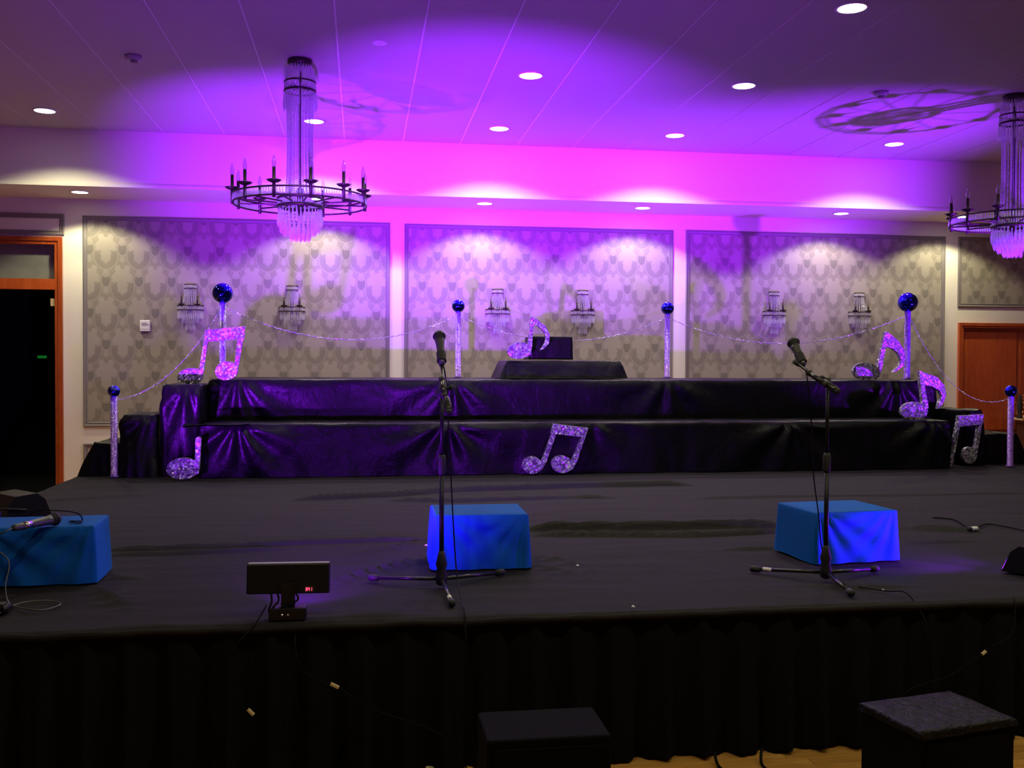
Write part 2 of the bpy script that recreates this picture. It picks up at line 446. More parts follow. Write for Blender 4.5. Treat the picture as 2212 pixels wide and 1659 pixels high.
for z0, z1 in ((.2, .52), (.56, .86), (.9, 1.18), (1.22, 1.60)):
    MB().bbox(-4.60, -4.10, YW + .015, YW + .03, z0, z1, .01).build('panel', 'door_wood', leaf)
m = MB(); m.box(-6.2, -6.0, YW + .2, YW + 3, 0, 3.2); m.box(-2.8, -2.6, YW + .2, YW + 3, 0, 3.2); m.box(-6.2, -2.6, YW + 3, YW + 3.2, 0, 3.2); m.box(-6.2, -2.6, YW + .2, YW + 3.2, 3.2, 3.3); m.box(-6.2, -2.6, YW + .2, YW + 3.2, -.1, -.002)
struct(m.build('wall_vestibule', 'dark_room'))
# door_2: closed double door
d2 = door_frame('door_2', D2[0], D2[1], 2.07, .066, .03)
for a, b_ in ((D2[0] + .004, 8.548), (8.552, D2[1] - .004)):
    lf = MB().box(a, b_, YW + .03, YW + .075, .01, 2.066).build('door_leaf', 'door_wood', d2)
    MB().bbox(a + .02, b_ - .02, YW + .02, YW + .03, .74, 2.03, .006).build('panel', 'door_wood', lf)
    MB().bbox(a + .02, b_ - .02, YW + .02, YW + .03, .04, .70, .006).build('panel', 'door_wood', lf)
for z in (.35, .95, 1.75):
    MB().tube([(D2[0] + .004, YW + .018, z), (D2[0] + .004, YW + .018, z + .11)], .008, 8).build('hinge', 'gold', d2)
MB().tube([(8.50, YW + .02, .93), (8.50, YW - .03, .95), (8.50, YW - .035, 1.02), (8.50, YW - .03, 1.09), (8.50, YW + .02, 1.11)], .010, 8).build('pull_handle', 'gold', d2)

# ------------------------------------------------------------------ stage
SX0, SX1, SY0, SY1, SZ = -2.42, 7.35, 3.885, 11.2, 0.6
stage = thing('stage_platform', (2.4, 7.5, 0), 'wide low stage platform under wrinkled black cloth with a pleated front skirt', 'stage')
CREASE = []
def crease(h, wd, *pts):
    CREASE.append((h * 2.8, wd * .85, [atz(x, y, SZ) for x, y in pts]))
crease(.016, .030, (640, 1082), (830, 1072), (1000, 1062), (1200, 1054), (1490, 1050))
crease(.010, .022, (840, 1083), (1000, 1083), (1215, 1077), (1330, 1076))
crease(.020, .032, (1130, 1148), (1400, 1145), (1560, 1140), (1700, 1140))
crease(.014, .024, (1150, 1158), (1500, 1160), (1700, 1150))
crease(.010, .022, (225, 1192), (420, 1186), (620, 1178), (760, 1172), (930, 1165))
crease(.008, .030, (225, 1200), (420, 1196), (620, 1187))
crease(.014, .028, (1940, 1140), (2050, 1146), (2110, 1148))
crease(.014, .030, (700, 1268), (780, 1243), (830, 1230), (945, 1210))
crease(.010, .025, (760, 1200), (850, 1185), (930, 1175))
crease(.010, .024, (1145, 1200), (1210, 1212), (1290, 1238)); crease(.010, .024, (1150, 1222), (1220, 1236), (1290, 1262))
crease(.014, .028, (196, 1268), (230, 1290), (280, 1318)); crease(.010, .024, (230, 1240), (262, 1252), (300, 1250))
crease(.006, .03, (1500, 1078), (1800, 1073), (2212, 1066)); crease(.006, .03, (60, 1086), (200, 1078), (330, 1070)); crease(.006, .03, (110, 1062), (260, 1049))
crease(.007, .03, (1560, 1188), (1700, 1187)); crease(.006, .025, (1945, 1176), (2100, 1170)); crease(.006, .03, (1700, 1265), (1860, 1272), (1960, 1268))
crease(.006, .02, (700, 1337), (900, 1330)); crease(.006, .02, (240, 1354), (420, 1352))
def deck_z(x, y):
    z = .007 * noise.noise(Vector((x * 1.1, y * 2.6, 3.1))) + .005 * noise.noise(Vector((x * 2.3, y * 8.0, 9.1)))
    for h, wd, P in CREASE:
        best = 9
        for a, b_ in zip(P, P[1:]):
            if abs(y - (a.y + b_.y) / 2) > abs(a.y - b_.y) / 2 + wd * 3.2: continue
            dx, dy = b_.x - a.x, b_.y - a.y; L2 = dx * dx + dy * dy
            t = max(0, min(1, ((x - a.x) * dx + (y - a.y) * dy) / L2))
            d = math.hypot(x - a.x - dx * t, y - a.y - dy * t); best = min(best, d)
        if best < wd * 3:
            ta = min(1, min((x - P[0].x), (P[-1].x - x)) / .25 + .35)
            z += h * max(ta, .15) * exp(-(best / wd) ** 2 * 2.2)
    if y > 8.55: z = min(z, 0.0) - .001
    return z
nx, ny = 170, 360
vs = []
for j in range(ny + 1):
    yy = SY0 - .012 + (9.3 - SY0 + .012) * (j / ny)
    for i in range(nx + 1):
        xx = SX0 + (SX1 - SX0) * i / nx
        zz = deck_z(xx, yy)
        ed = min(1, (yy - SY0 + .012) / .05); zz *= ed
        if j == 0: zz -= .010 + .004 * sin(xx * 31)
        vs.append((xx, yy, SZ + zz))
fs = [(j * (nx + 1) + i, j * (nx + 1) + i + 1, (j + 1) * (nx + 1) + i + 1, (j + 1) * (nx + 1) + i) for j in range(ny) for i in range(nx)]
m = MB(); m.add(vs, fs)
m.add([(SX0, 9.3, SZ), (SX1, 9.3, SZ), (SX1, SY1, SZ), (SX0, SY1, SZ)], [(0, 1, 2, 3)])
m.build('deck_cloth', 'deck_cloth', stage, True)
MB().box(SX0 + .03, SX1 - .03, SY0 + .06, SY1, .05, SZ - .03).build('deck_frame', 'dark_room', stage)
# rolled front hem of the deck cloth
pts = [(SX0 + (SX1 - SX0) * i / 240, SY0 - .016 + .004 * noise.noise(Vector((i * .3, 1, 2))), SZ - .016 + .006 * noise.noise(Vector((i * .21, 7, 1)))) for i in range(241)]
MB().tube(pts, [.013 + .005 * noise.noise(Vector((i * .5, 4, 4))) for i in range(241)], 7).build('front_hem', 'deck_cloth', stage, True)
# pleated skirt: front and left side
def skirt(name, P0, P1, nrm):
    n = 620 if name == 'skirt' else 300; lv = 7; vs = []
    P0, P1, nrm = Vector(P0), Vector(P1), Vector(nrm); L = (P1 - P0).length
    for k in range(lv + 1):
        t = k / lv
        for i in range(n + 1):
            s_ = L * i / n
            ph = s_ * 2 * pi / .17 + 1.6 * noise.noise(Vector((s_ * .9, 2, 8)))
            a = (.008 + .026 * t) * (sin(ph) + .4 * sin(2.3 * ph + 1))
            hem = .012 + .014 * noise.noise(Vector((s_ * 2.2, 5, 0))) + .008 * sin(ph)
            z = (SZ - .012) * (1 - t) + max(hem, .003) * t
            p = P0 + (P1 - P0) * (i / n) + nrm * (a + .02 * t + .004); vs.append((p.x, p.y, z))
    fs = [(k * (n + 1) + i, (k + 1) * (n + 1) + i, (k + 1) * (n + 1) + i + 1, k * (n + 1) + i + 1) for k in range(lv) for i in range(n)]
    mm = MB(); mm.add(vs, fs); mm.build(name, 'skirt', stage, True)
skirt('skirt', (SX0, SY0, 0), (SX1, SY0, 0), (0, -1, 0)); skirt('side_skirt', (SX0, SY1, 0), (SX0, SY0, 0), (-1, 0, 0))

# ------------------------------------------------------------------ draped risers
def drape(m, x0, x1, y0, y1, z0, z1, flare=(.03, .03, .03, .0), amp=.02, seed=1, step=.022, nv=16, gathers=(), r=.018, freq=5.0, top_amp=.006, hem=.004, M=None):
    """cloth thrown over a block: outline walked once round, let down in levels; flare = left, right, front, back"""
    W, H = x1 - x0, y1 - y0
    out = []
    for a, b_, n_, side in (((x0, y0), (x1, y0), (0, -1), 2), ((x1, y0), (x1, y1), (1, 0), 1), ((x1, y1), (x0, y1), (0, 1), 3), ((x0, y1), (x0, y0), (-1, 0), 0)):
        L = math.hypot(b_[0] - a[0], b_[1] - a[1]); st = step if side != 3 else step * 4
        k = max(3, int(L / st))
        for i in range(k):
            t = i / k; out.append((a[0] + (b_[0] - a[0]) * t, a[1] + (b_[1] - a[1]) * t, n_, side, min(t, 1 - t) * L))
    N = len(out); per = 0; arc = []
    for i, p in enumerate(out):
        arc.append(per); q = out[(i + 1) % N]; per += math.hypot(q[0] - p[0], q[1] - p[1])
    nrm = []
    for i in range(N):
        a = Vector((0, 0))
        for dk in (-1, 0, 1): a += Vector(out[(i + dk) % N][2])
        nrm.append(a.normalized())
    vs = []; h = z1 - z0
    def fold(i, v):
        s_ = arc[i]; x, yv, n_, side, ed = out[i]
        f = noise.noise(Vector((s_ * freq, v * h * 2.2, seed * 3.7))) + .6 * noise.noise(Vector((s_ * freq * 2.7, v * h * 3.0, seed * 1.9)))
        d = amp * (v ** .6) * f
        for gx, ga, gn in gathers:
            if side != 2: continue
            dxg = x - gx; dz = v * h + .03
            th = atan2(dxg, dz); rr = math.hypot(dxg, dz)
            d += ga * (cos(th * gn + seed) * .5 + .5) * exp(-(rr / .55) ** 2) * min(1, rr / .12)
        return d
    lv = [(-r, 0.0), (-r * .3, r * .3), (0, r)] + [(None, r + (h - r) * (k + 1) / nv) for k in range(nv)]
    for off, dz in lv:
        v = dz / h
        for i in range(N):
            x, yv, n_, side, ed = out[i]
            o_ = off if off is not None else flare[side] * v + fold(i, v)
            zz = z1 - dz
            if off is not None: zz += top_amp * noise.noise(Vector((x * 6, yv * 6, seed)))
            if dz >= h - 1e-6: zz = z0 + hem * (1 + noise.noise(Vector((arc[i] * 4, seed, 1))))
            vs.append((x + nrm[i].x * o_, yv + nrm[i].y * o_, zz))
    fs = [(k * N + i, (k + 1) * N + i, (k + 1) * N + (i + 1) % N, k * N + (i + 1) % N) for k in range(len(lv) - 1) for i in range(N)]
    cx, cy = (x0 + x1) / 2, (y0 + y1) / 2
    K = 6; base = len(vs)
    for k in range(1, K + 1):
        q = 1 - k / (K + .0) * (1 if k < K else .98)
        for i in range(N):
            x, yv = vs[i][0], vs[i][1]
            xx, y2 = cx + (x - cx) * (q if W < 3 * H else max(q, 0) * .0 + (1 - (1 - q) * H / W)), cy + (yv - cy) * q
            vs.append((xx, y2, z1 + top_amp * (noise.noise(Vector((xx * 6, y2 * 6, seed))) + .5 * noise.noise(Vector((xx * 15, y2 * 15, seed))))))
    prev = 0
    for k in range(K):
        b0 = base + k * N
        for i in range(N):
            j = (i + 1) % N; fs.append((prev + i, prev + j, b0 + j, b0 + i))
        prev = b0
    if W >= 3 * H:   # close the seam line on long tops
        pass
    if M: vs = [M @ Vector(p) for p in vs]
    return m.add(vs, fs)

def draped(name, loc, label, cat, args, mat='black_satin', group=None, **kw):
    t = thing(name, loc, label, cat, group)
    mm = MB(); drape(mm, *args, **kw); mm.build('drape', mat, t, True)
    return t
lower = draped('riser', (2.1, 9.1, SZ), 'long lower riser step draped in shiny black plastic along the stage back', 'riser', (-1.36, 5.55, 8.80, 9.36, SZ, 1.060),
               flare=(.02, .02, .02, 0), amp=.022, seed=2, gathers=((-1.05, .06, 9), (.75, .05, 8), (2.05, .03, 6), (3.95, .06, 8), (5.4, .05, 9)), freq=2.4)
upper = draped('riser', (2.1, 10.0, SZ), 'long upper riser draped in shiny black plastic below the wallpapered wall', 'riser', (-1.37, 5.62, 9.42, 10.75, SZ, 1.432),
               flare=(.02, .02, .0, 0), amp=.018, seed=5, gathers=((-1.12, .05, 10), (.85, .045, 9), (2.95, .045, 8), (5.35, .05, 10)), freq=2.0)
for t, a in ((lower, (-1.33, 5.5, 8.86, 9.30, SZ + .003, 1.03)), (upper, (-1.33, 5.58, 9.47, 10.7, SZ + .003, 1.40))):
    MB().box(*a).build('core', 'dark_room', t)
# loose flap of the lower tread sticking out at the left end
vs = []; 
for j in range(5):
    for i in range(13):
        u = i / 12; v = j / 4
        vs.append((-1.49 + .55 * u, 8.70 + .11 * v + .03 * (1 - u), 1.060 + .010 * u + .006 * sin(u * 6 + v * 2) - .012 * (1 - v) * (1 - u)))
fs = [(j * 13 + i, j * 13 + i + 1, (j + 1) * 13 + i + 1, (j + 1) * 13 + i) for j in range(4) for i in range(12)]
fl_ = MB(); fl_.add(vs, fs); fl_.add([(a, b_, c - .012) for a, b_, c in vs], [q[::-1] for q in fs]); fl_.build('tread_flap', 'black_satin', lower, True)
draped('step_block', (-1.5, 9.3, SZ), 'tall black draped step block under the left beamed note', 'step', (-1.70, -1.385, 9.02, 9.6, SZ, 1.393), flare=(.0, .0, .06, 0), amp=.035, seed=7, freq=6, gathers=((-1.5, .05, 10),))
draped('step_block', (-1.88, 9.3, SZ), 'middle black draped step block left of the beamed note', 'step', (-2.03, -1.745, 9.02, 9.6, SZ, 1.135), flare=(.03, .0, .08, 0), amp=.045, seed=9, freq=5, gathers=((-1.8, .05, 8),), top_amp=.012)
draped('step_block', (-2.2, 9.3, SZ), 'lowest crumpled black draped step block behind the short left post', 'step', (-2.29, -2.075, 9.08, 9.6, SZ, .89), flare=(.14, .0, .03, 0), amp=.05, seed=11, freq=6, top_amp=.02)
draped('step_block', (5.72, 9.4, SZ), 'tall black draped step block behind the silver eighth note', 'step', (5.66, 5.78, 9.42, 10.0, SZ, 1.40), flare=(.0, .07, .02, 0), amp=.02, seed=13, freq=5)
draped('step_block', (5.95, 9.3, SZ), 'middle black draped step block behind the silver beamed note', 'step', (5.86, 6.06, 9.06, 9.7, SZ, 1.150), flare=(.0, .05, .0, 0), amp=.02, seed=15, freq=5, top_amp=.014)
draped('step_block', (6.3, 9.3, SZ), 'lowest black draped step block beside the short right post', 'step', (6.17, 6.52, 9.16, 9.75, SZ, .905), flare=(.03, .10, .02, 0), amp=.03, seed=17, freq=6, top_amp=.02)
draped('centre_platform', (2.0, 10.1, 1.43), 'small flared black draped platform centred on the upper riser', 'platform', (1.42, 2.585, 9.78, 10.4, 1.436, 1.615), flare=(.075, .075, .04, .02), amp=.014, seed=19, freq=5, nv=8)
tb = thing('black_box', (1.91, 10.15, 1.62), 'plain black box standing on the small centre platform', 'box')
drape_m = MB(); drape(drape_m, 1.69, 2.125, 9.98, 10.3, 1.624, 1.862, flare=(.015, .01, .005, 0), amp=.005, seed=21, nv=8, freq=4, r=.01, top_amp=.002); drape_m.build('cover', 'black_satin', tb, True)

# ------------------------------------------------------------------ blue covered boxes on the deck
def blue_box(label, cx, cy, w_, d_, h, rot, seed):
    t = thing('covered_box', (cx, cy, SZ + .003), label, 'box', 'blue covered boxes')
    M = Matrix.Translation((cx, cy, 0)) @ Matrix.Rotation(radians(rot), 4, 'Z')
    mm = MB(); drape(mm, -w_ / 2, w_ / 2, -d_ / 2, d_ / 2, SZ + .006, SZ + h, flare=(.018, .018, .012, .01), amp=.005, seed=seed, step=.01, nv=14, freq=6, r=.010, top_amp=.0015,
                   gathers=((-w_ * .46, .014, 15), (w_ * .48, .014, 15)), M=M)
    mm.build('cloth_cover', 'blue_velvet', t, True)
    MB().box(-w_ / 2 + .015, w_ / 2 - .015, -d_ / 2 + .015, d_ / 2 - .015, SZ + .004, SZ + h - .012, M=M).build('crate', 'dark_room', t)
    return t
blue_box('blue velvet covered box behind the centre microphone stand', .575, 4.93, .455, .36, .268, -1.0, 31)
blue_box('brightly lit blue velvet covered box behind the right microphone stand', 2.435, 4.86, .455, .38, .262, 5.0, 33)
blue_box('blue velvet covered box at the left edge with a microphone lying on it', -1.435, 4.83, .50, .34, .262, 3.0, 35)

# ------------------------------------------------------------------ glitter music notes
def P2(Y, pts): return [((q := at(x, y, Y)).x, q.z) for x, y in pts]
def ell(cx, cy, rx, ry, rot=0, n=28, jag=0):
    c, s_ = cos(radians(rot)), sin(radians(rot))
    return [(cx + rx * cos(2 * pi * k / n) * c - ry * sin(2 * pi * k / n) * s_, cy + rx * cos(2 * pi * k / n) * s_ + ry * sin(2 * pi * k / n) * c) for k in range(n)]
def note(label, Y, parts, th=.045, group='glitter music notes', zmin=None):
    allp = [p for _, pts in parts for p in P2(Y, pts)]
    bx = sum(p[0] for p in allp) / len(allp); bz = min(p[1] for p in allp)
    dz = (zmin - bz) if zmin is not None else 0
    t = thing('music_note', (bx, Y, bz + dz), label, 'music note', group)
    for i, (nm, pts) in enumerate(parts):
        e = .0012 * i
        MB().prism([(x, z + dz) for x, z in P2(Y, pts)], Y - th / 2 - e, Y + th / 2 + e).build(nm, 'glitter', t)
    return t
note('purple lit beamed glitter note on the left step block', 9.36, [('note_head', ell(412, 813, 28, 18, -8)), ('note_head', ell(490, 801, 25, 20, -12)),
     ('stem', [(441, 736), (450, 736), (441, 800), (434, 824), (426, 828), (431, 800)]), ('stem', [(514, 733), (526, 732), (518, 780), (512, 806), (504, 812), (507, 790)]),
     ('beam', [(444, 713), (530, 705), (528, 732), (442, 739)])])
note('glitter quarter note standing on the deck at the left', 8.66, [('note_head', ell(396, 1000, 36, 23, -4)), ('stem', [(423, 935), (429, 931), (435, 935), (433, 985), (430, 1010), (421, 1015), (422, 985)])], zmin=SZ + .012)
note('purple glitter eighth note on the small centre platform', 9.74, [('note_head', ell(1121, 757, 26, 18, -8)), ('stem', [(1146, 684), (1152, 684), (1149, 745), (1146, 766), (1138, 772), (1140, 745)]),
     ('flag', [(1147, 683), (1160, 690), (1178, 705), (1187, 724), (1185, 742), (1175, 752), (1166, 757), (1177, 740), (1179, 728), (1172, 714), (1160, 704), (1149, 702)])])
note('beamed glitter note leaning on the lower riser at the centre', 8.72, [('note_head', ell(1149, 984, 21, 19)), ('note_head', ell(1213, 982, 23, 19, 10)),
     ('stem', [(1193, 912), (1200, 920), (1180, 975), (1171, 992), (1163, 998), (1168, 978)]), ('stem', [(1256, 921), (1264, 921), (1246, 975), (1236, 992), (1228, 997), (1232, 978)]),
     ('beam', [(1195, 895), (1270, 904), (1263, 924), (1190, 916)])], zmin=SZ + .012)
note('purple glitter eighth note beside the tall right post', 9.62, [('note_head', ell(1868, 802, 27, 19, 4)), ('stem', [(1910, 718), (1917, 718), (1904, 790), (1897, 815), (1889, 820), (1894, 790)]),
     ('flag', [(1910, 717), (1921, 722), (1938, 736), (1951, 757), (1954, 772), (1949, 790), (1938, 799), (1926, 805), (1940, 790), (1944, 778), (1938, 763), (1924, 752), (1909, 748)])])
note('silver glitter eighth note standing on the right end of the lower riser', 8.98, [('note_head', ell(1973, 888, 29, 20, 0)), ('stem', [(1983, 802), (1990, 802), (1998, 850), (2003, 880), (1996, 898), (1989, 900), (1990, 870)]),
     ('flag', [(1983, 801), (1998, 806), (2022, 815), (2037, 833), (2041, 852), (2035, 870), (2023, 883), (2026, 872), (2032, 856), (2028, 845), (2012, 835), (1990, 831)])])
note('dim silver beamed note leaning on the right step blocks', 8.93, [('note_head', ell(2092, 979, 15, 18)), ('note_head', ell(2046, 990, 12, 14)), ('stem', [(2067, 905), (2072, 908), (2063, 960), (2056, 990), (2048, 1000), (2056, 965)]),
     ('stem', [(2112, 914), (2118, 912), (2112, 950), (2106, 985), (2100, 992), (2104, 965)]), ('beam', [(2068, 894), (2122, 891), (2119, 912), (2066, 918)])], zmin=SZ + .006)

# ------------------------------------------------------------------ posts with blue balls
POST = {}
def post(key, label, px, py, dpx, Y, zfoot, rpole):
    c = at(px, py, Y); rb = dpx / 2 * (Vector((c - CAMP)).dot(_f2)) / FPX
    t = thing('ball_post', (c.x, c.y, zfoot), label, 'post', 'ball topped posts')
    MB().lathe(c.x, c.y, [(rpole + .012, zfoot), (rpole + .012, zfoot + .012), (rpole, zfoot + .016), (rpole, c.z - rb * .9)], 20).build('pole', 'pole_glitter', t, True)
    MB().lathe(c.x, c.y, [(max(.0006, rb * sin(pi * k / 18)), c.z - rb * cos(pi * k / 18)) for k in range(19)], 32).build('ball', 'blue_ball', t, True)
    POST[key] = (c, rb)
post('A', 'tall silver post with a big blue ball behind the left beamed note', 481, 633, 44, 9.55, 1.436, .030)
post('B', 'silver post with a small blue ball near the centre microphone', 990, 661, 28, 10.45, 1.436, .030)
post('C', 'silver post with a small blue ball right of the centre box', 1442, 666, 28, 10.45, 1.436, .030)
post('D', 'tall silver post with a big blue ball at the right end of the upper riser', 1961, 653, 42, 9.75, 1.436, .032)
post('E', 'short silver post with a blue ball standing on the deck at the left', 246, 845, 26, 8.93, SZ + .004, .028)
post('F', 'short silver post with a blue ball standing on the deck at the right', 2184, 845, 26, 8.88, SZ + .004, .028)

def garland(label, a, b_, sag):
    A, ra = POST[a]; B, rb = POST[b_]
    A = A - Vector((0, 0, ra + .05)); B = B - Vector((0, 0, rb + .05))
    dr = (B - A).normalized(); A = A + dr * .045; B = B - dr * .045
    n = int((B - A).length / .012); pts = []; rs = []
    for i in range(n + 1):
        t = i / n; p = A.lerp(B, t); p.z -= sag * 4 * t * (1 - t)
        a_ = i * 1.1; p += Vector((0, cos(a_), sin(a_))) * .0035
        pts.append(p); rs.append(.0026 + .0024 * (i % 2))
    o = MB().tube(pts, rs, 6).build('garland', 'tinsel', None, False, loc=A)
    tag(o, label, 'garland', 'silver garlands')
garland('silver tinsel garland from the short left post up to the tall left post', 'E', 'A', .17)
garland('silver tinsel garland sagging from the tall left post to the centre left post', 'A', 'B', .26)
garland('silver tinsel garland sagging across the centre box between two posts', 'B', 'C', .24)
garland('silver tinsel garland sagging toward the tall right post', 'C', 'D', .27)
garland('silver tinsel garland from the tall right post down to the short right post', 'D', 'F', .30)

# ------------------------------------------------------------------ microphone stands, microphones, cables
def mic(label, head, tail, group='microphones', tape=True):
    head, tail = Vector(head), Vector(tail); ax = (tail - head).normalized()
    t = thing('microphone', tail, label, 'microphone', group)
    rot = ax.to_track_quat('Z', 'Y').to_matrix().to_4x4(); M = Matrix.Translation(head) @ rot
    R = .0285
    MB().lathe(0, 0, [(max(.0005, R * sin(pi * k / 12)), -R * cos(pi * k / 12) * .98) for k in range(12)], 20, M=M).build('grille', 'rubber', t, True)
    MB().lathe(0, 0, [(.0295, -.004), (.0302, 0), (.0295, .004)], 20, M=M).build('grille_band', 'black_metal', t, True)
    L = (tail - head).length
    MB().lathe(0, 0, [(.0235, .022), (.0205, .035), (.0165, L * .62), (.0150, L * .93), (.0125, L)], 16, M=M).build('body', 'mic_body', t, True)
    if tape: MB().lathe(0, 0, [(.0172, L * .58), (.0172, L * .76)], 14, M=M).build('tape_band', 'chrome', t, True)
    MB().box(-.004, .004, -.0215, -.0165, .05, .066, M=M).build('switch', 'chrome', t)
    return t
def mic_stand(label, cx, cy, feet, pivot, rear, front, knob_px, cw):
    base = Vector((cx, cy, SZ + .004))
    t = thing('microphone_stand', base, label, 'microphone stand', 'microphone stands')
    hubz = SZ + .075
    MB().lathe(cx, cy, [(.013, SZ + .012), (.024, SZ + .02), (.026, hubz - .02), (.020, hubz + .015), (.026, hubz + .03), (.016, hubz + .075), (.012, hubz + .09)], 16).build('hub', 'rubber', t, True)
    for i, (fx, fy) in enumerate(feet):
        d = Vector((fx - cx, fy - cy, 0)).normalized()
        p0 = Vector((cx, cy, SZ + .04)) + d * .015; p1 = Vector((fx, fy, SZ + .022)) - d * .02
        lg = MB().tube([p0, p1], .0085, 10).build('leg', 'stand_tube', t, True)
        MB().tube([p1 - d * .012, p1 + d * .026, p1 + d * .036], [.0145, .0155, .010], 10).build('rubber_foot', 'rubber', lg, True)
        if i == cw:
            q = p0.lerp(p1, .78); MB().tube([q, q + d * .04], .0093, 10).build('tape_mark', 'tape', lg, True)
    pv = Vector(pivot)
    MB().tube([(cx, cy, hubz), (cx, cy, SZ + .52)], .0105, 12).build('lower_tube', 'black_metal', t, True)
    MB().tube([(cx, cy, SZ + .50), (cx, cy, SZ + .515), (cx, cy, SZ + .575), (cx, cy, SZ + .59)], [.013, .0175, .0175, .013], 12).build('clutch', 'rubber', t, True)
    MB().tube([(cx, cy, SZ + .58), (cx, cy, pv.z - .02)], .0082, 12).build('upper_tube', 'black_metal', t, True)
    rear, front = Vector(rear), Vector(front); d = (front - rear).normalized()
    j = MB().tube([(cx, cy, pv.z - .035), (cx, cy, pv.z + .004)], .014, 12).build('boom_joint', 'rubber', t, True)
    side = d.cross(Vector((0, 0, 1))).normalized()
    if side.x < 0: side = -side
    MB().tube([pv + side * .01, pv + side * .030], [.006, .006], 8).build('knob_stem', 'black_metal', j, True)
    MB().tube([pv + side * .028, pv + side * .034, pv + side * .046], [.013, .016, .012], 10).build('knob', 'rubber', j, True)
    bm = MB().tube([rear, front], .0072, 12).build('boom', 'stand_tube', t, True)
    MB().tube([pv - d * .045, pv + d * .05], .0125, 12).build('boom_sleeve', 'stand_tube', bm, True)
    for q in (pv - d * .05, pv + d * .05):
        MB().tube([q - d * .008, q + d * .008], .0145, 12).build('collar', 'rubber', bm, True)
    MB().tube([rear + d * .075, rear + d * .06, rear, rear - d * .012], [.009, .0155, .0185, .014], 14).build('counterweight', 'stand_tube', bm, True)
    MB().tube([rear - d * .012, rear - d * .026], [.0165, .013], 14).build('end_cap', 'rubber', bm, True)
    MB().tube([front - d * .02, front + d * .01], .012, 10).build('swivel', 'rubber', bm, True)
    return t
# centre stand
S1 = (.352, 4.40); pv1 = at(957, 838, 4.385)
mic_stand('black boom microphone stand in front of the centre blue box', S1[0], S1[1], ((.048, 4.553), (.647, 4.593), (.365, 4.03)), pv1, at(968, 884, 4.29), at(953, 782, 4.50), None, 2)
h1, t1 = at(949, 727, 4.60), at(955, 786, 4.485)
mic('microphone clipped on the centre stand', h1, t1)
S2 = (2.112, 4.31); pv2 = at(1766, 818, 4.30)
mic_stand('black boom microphone stand in front of the right blue box', S2[0], S2[1], ((1.845, 4.51), (2.43, 4.44), (2.07, 3.985)), pv2, at(1803, 841, 4.24), at(1719, 783, 4.42), None, 0)
h2, t2 = at(1714, 741, 4.50), at(1736, 788, 4.40)
mic('microphone clipped on the right stand', h2, t2)
for nm, h, t_, lb in (('clip', h1, t1, 0), ('clip', h2, t2, 1)):
    d = (t_ - h).normalized(); q = t_ - d * .045
    par = [o for o in bpy.data.objects if o.name.startswith('microphone_stand') and o.parent is None][lb]
    MB().tube([q - d * .022, q + d * .03], .0215, 14, cap=False).build('microphone_clip', 'rubber', par, True)
# microphone lying on the left box
zt = SZ + .262
ml_h, ml_t = atz(118, 1122, zt + .032), atz(28, 1142, zt + .022)
mic('microphone lying on the left blue box', (ml_h.x, ml_h.y, zt + .033), (ml_t.x, ml_t.y, zt + .024))

def smooth_path(pts, n=8):
    pts = [Vector(p) for p in pts]; out = []
    for i in range(len(pts) - 1):
        p0, p1, p2, p3 = pts[max(i - 1, 0)], pts[i], pts[i + 1], pts[min(i + 2, len(pts) - 1)]
        for k in range(n):
            t = k / n
            out.append(.5 * ((2 * p1) + (p2 - p0) * t + (2 * p0 - 5 * p1 + 4 * p2 - p3) * t * t + (3 * p1 - p0 - 3 * p2 + p3) * t ** 3))
    out.append(pts[-1]); return out
def cable(label, pts, r=.0032, mat='cable', tags=()):
    pts = [Vector(p) for p in pts]
    path = smooth_path(pts)
    base = pts[-1]
    if tags:
        t = thing('cable', base, label, 'cable'); par = MB().tube(path, r, 6).build('cord', mat, t, True)
        for k, ln in tags:
            i = int(k * (len(path) - 2)); d = (path[i + 1] - path[i]).normalized()
            MB().tube([path[i] - d * ln / 2, path[i] + d * ln / 2], r * 2.6, 6).build('cable_tag', 'tag', t)
        return t
    return tag(MB().tube(path, r, 6).build('cable', mat, None, True, loc=base), label, 'cable')
DZ = SZ + .012
FY = SY0 - .075
cable('thin microphone cable hanging from the centre stand down to the floor', [t1, t1 + Vector((.012, -.03, -.05)), at(968, 905, 4.37), at(975, 1050, 4.36), at(982, 1180, 4.34), at(988, 1250, 4.25), (.405, 4.02, DZ + .006), (.402, 3.9, DZ + .012), (.40, FY, .52), (.41, FY - .01, .30), (.43, FY - .01, .12), (.47, FY - .03, .008)], .003)
cable('microphone cable hanging down the right stand', [t2, t2 + Vector((.004, -.02, -.04)), at(1745, 830, 4.34), at(1752, 900, 4.33), at(1757, 1020, 4.335), at(1768, 1110, 4.33), at(1777, 1190, 4.325), (2.15, 4.27, DZ), (2.19, 4.12, DZ), (2.25, 4.02, DZ + .004), (2.30, 3.93, DZ + .008), (2.32, FY, .5), (2.33, FY - .01, .3), (2.33, FY - .01, .02)], .003)
cable('grey cable looping down the front of the left blue box', [(ml_t.x, ml_t.y, zt + .024), atz(8, 1150, zt + .012), (-1.60, 4.60, zt - .05), at(18, 1210, 4.52), at(12, 1265, 4.45), atz(18, 1300, DZ), atz(40, 1312, DZ), atz(90, 1318, DZ), atz(130, 1306, DZ), atz(110, 1298, DZ), atz(60, 1300, DZ), atz(20, 1312, DZ), atz(-30, 1345, DZ)], .003, 'grey_cable')
cable('thin black cable curling off the back of the left blue box', [atz(176, 1126, zt + .008), atz(150, 1126, zt + .008), atz(170, 1130, zt + .008), atz(178, 1122, zt + .01), atz(165, 1108, zt + .05), at(120, 1103, 5.1), at(70, 1108, 5.3), (-2.0, 5.6, DZ)], .003)
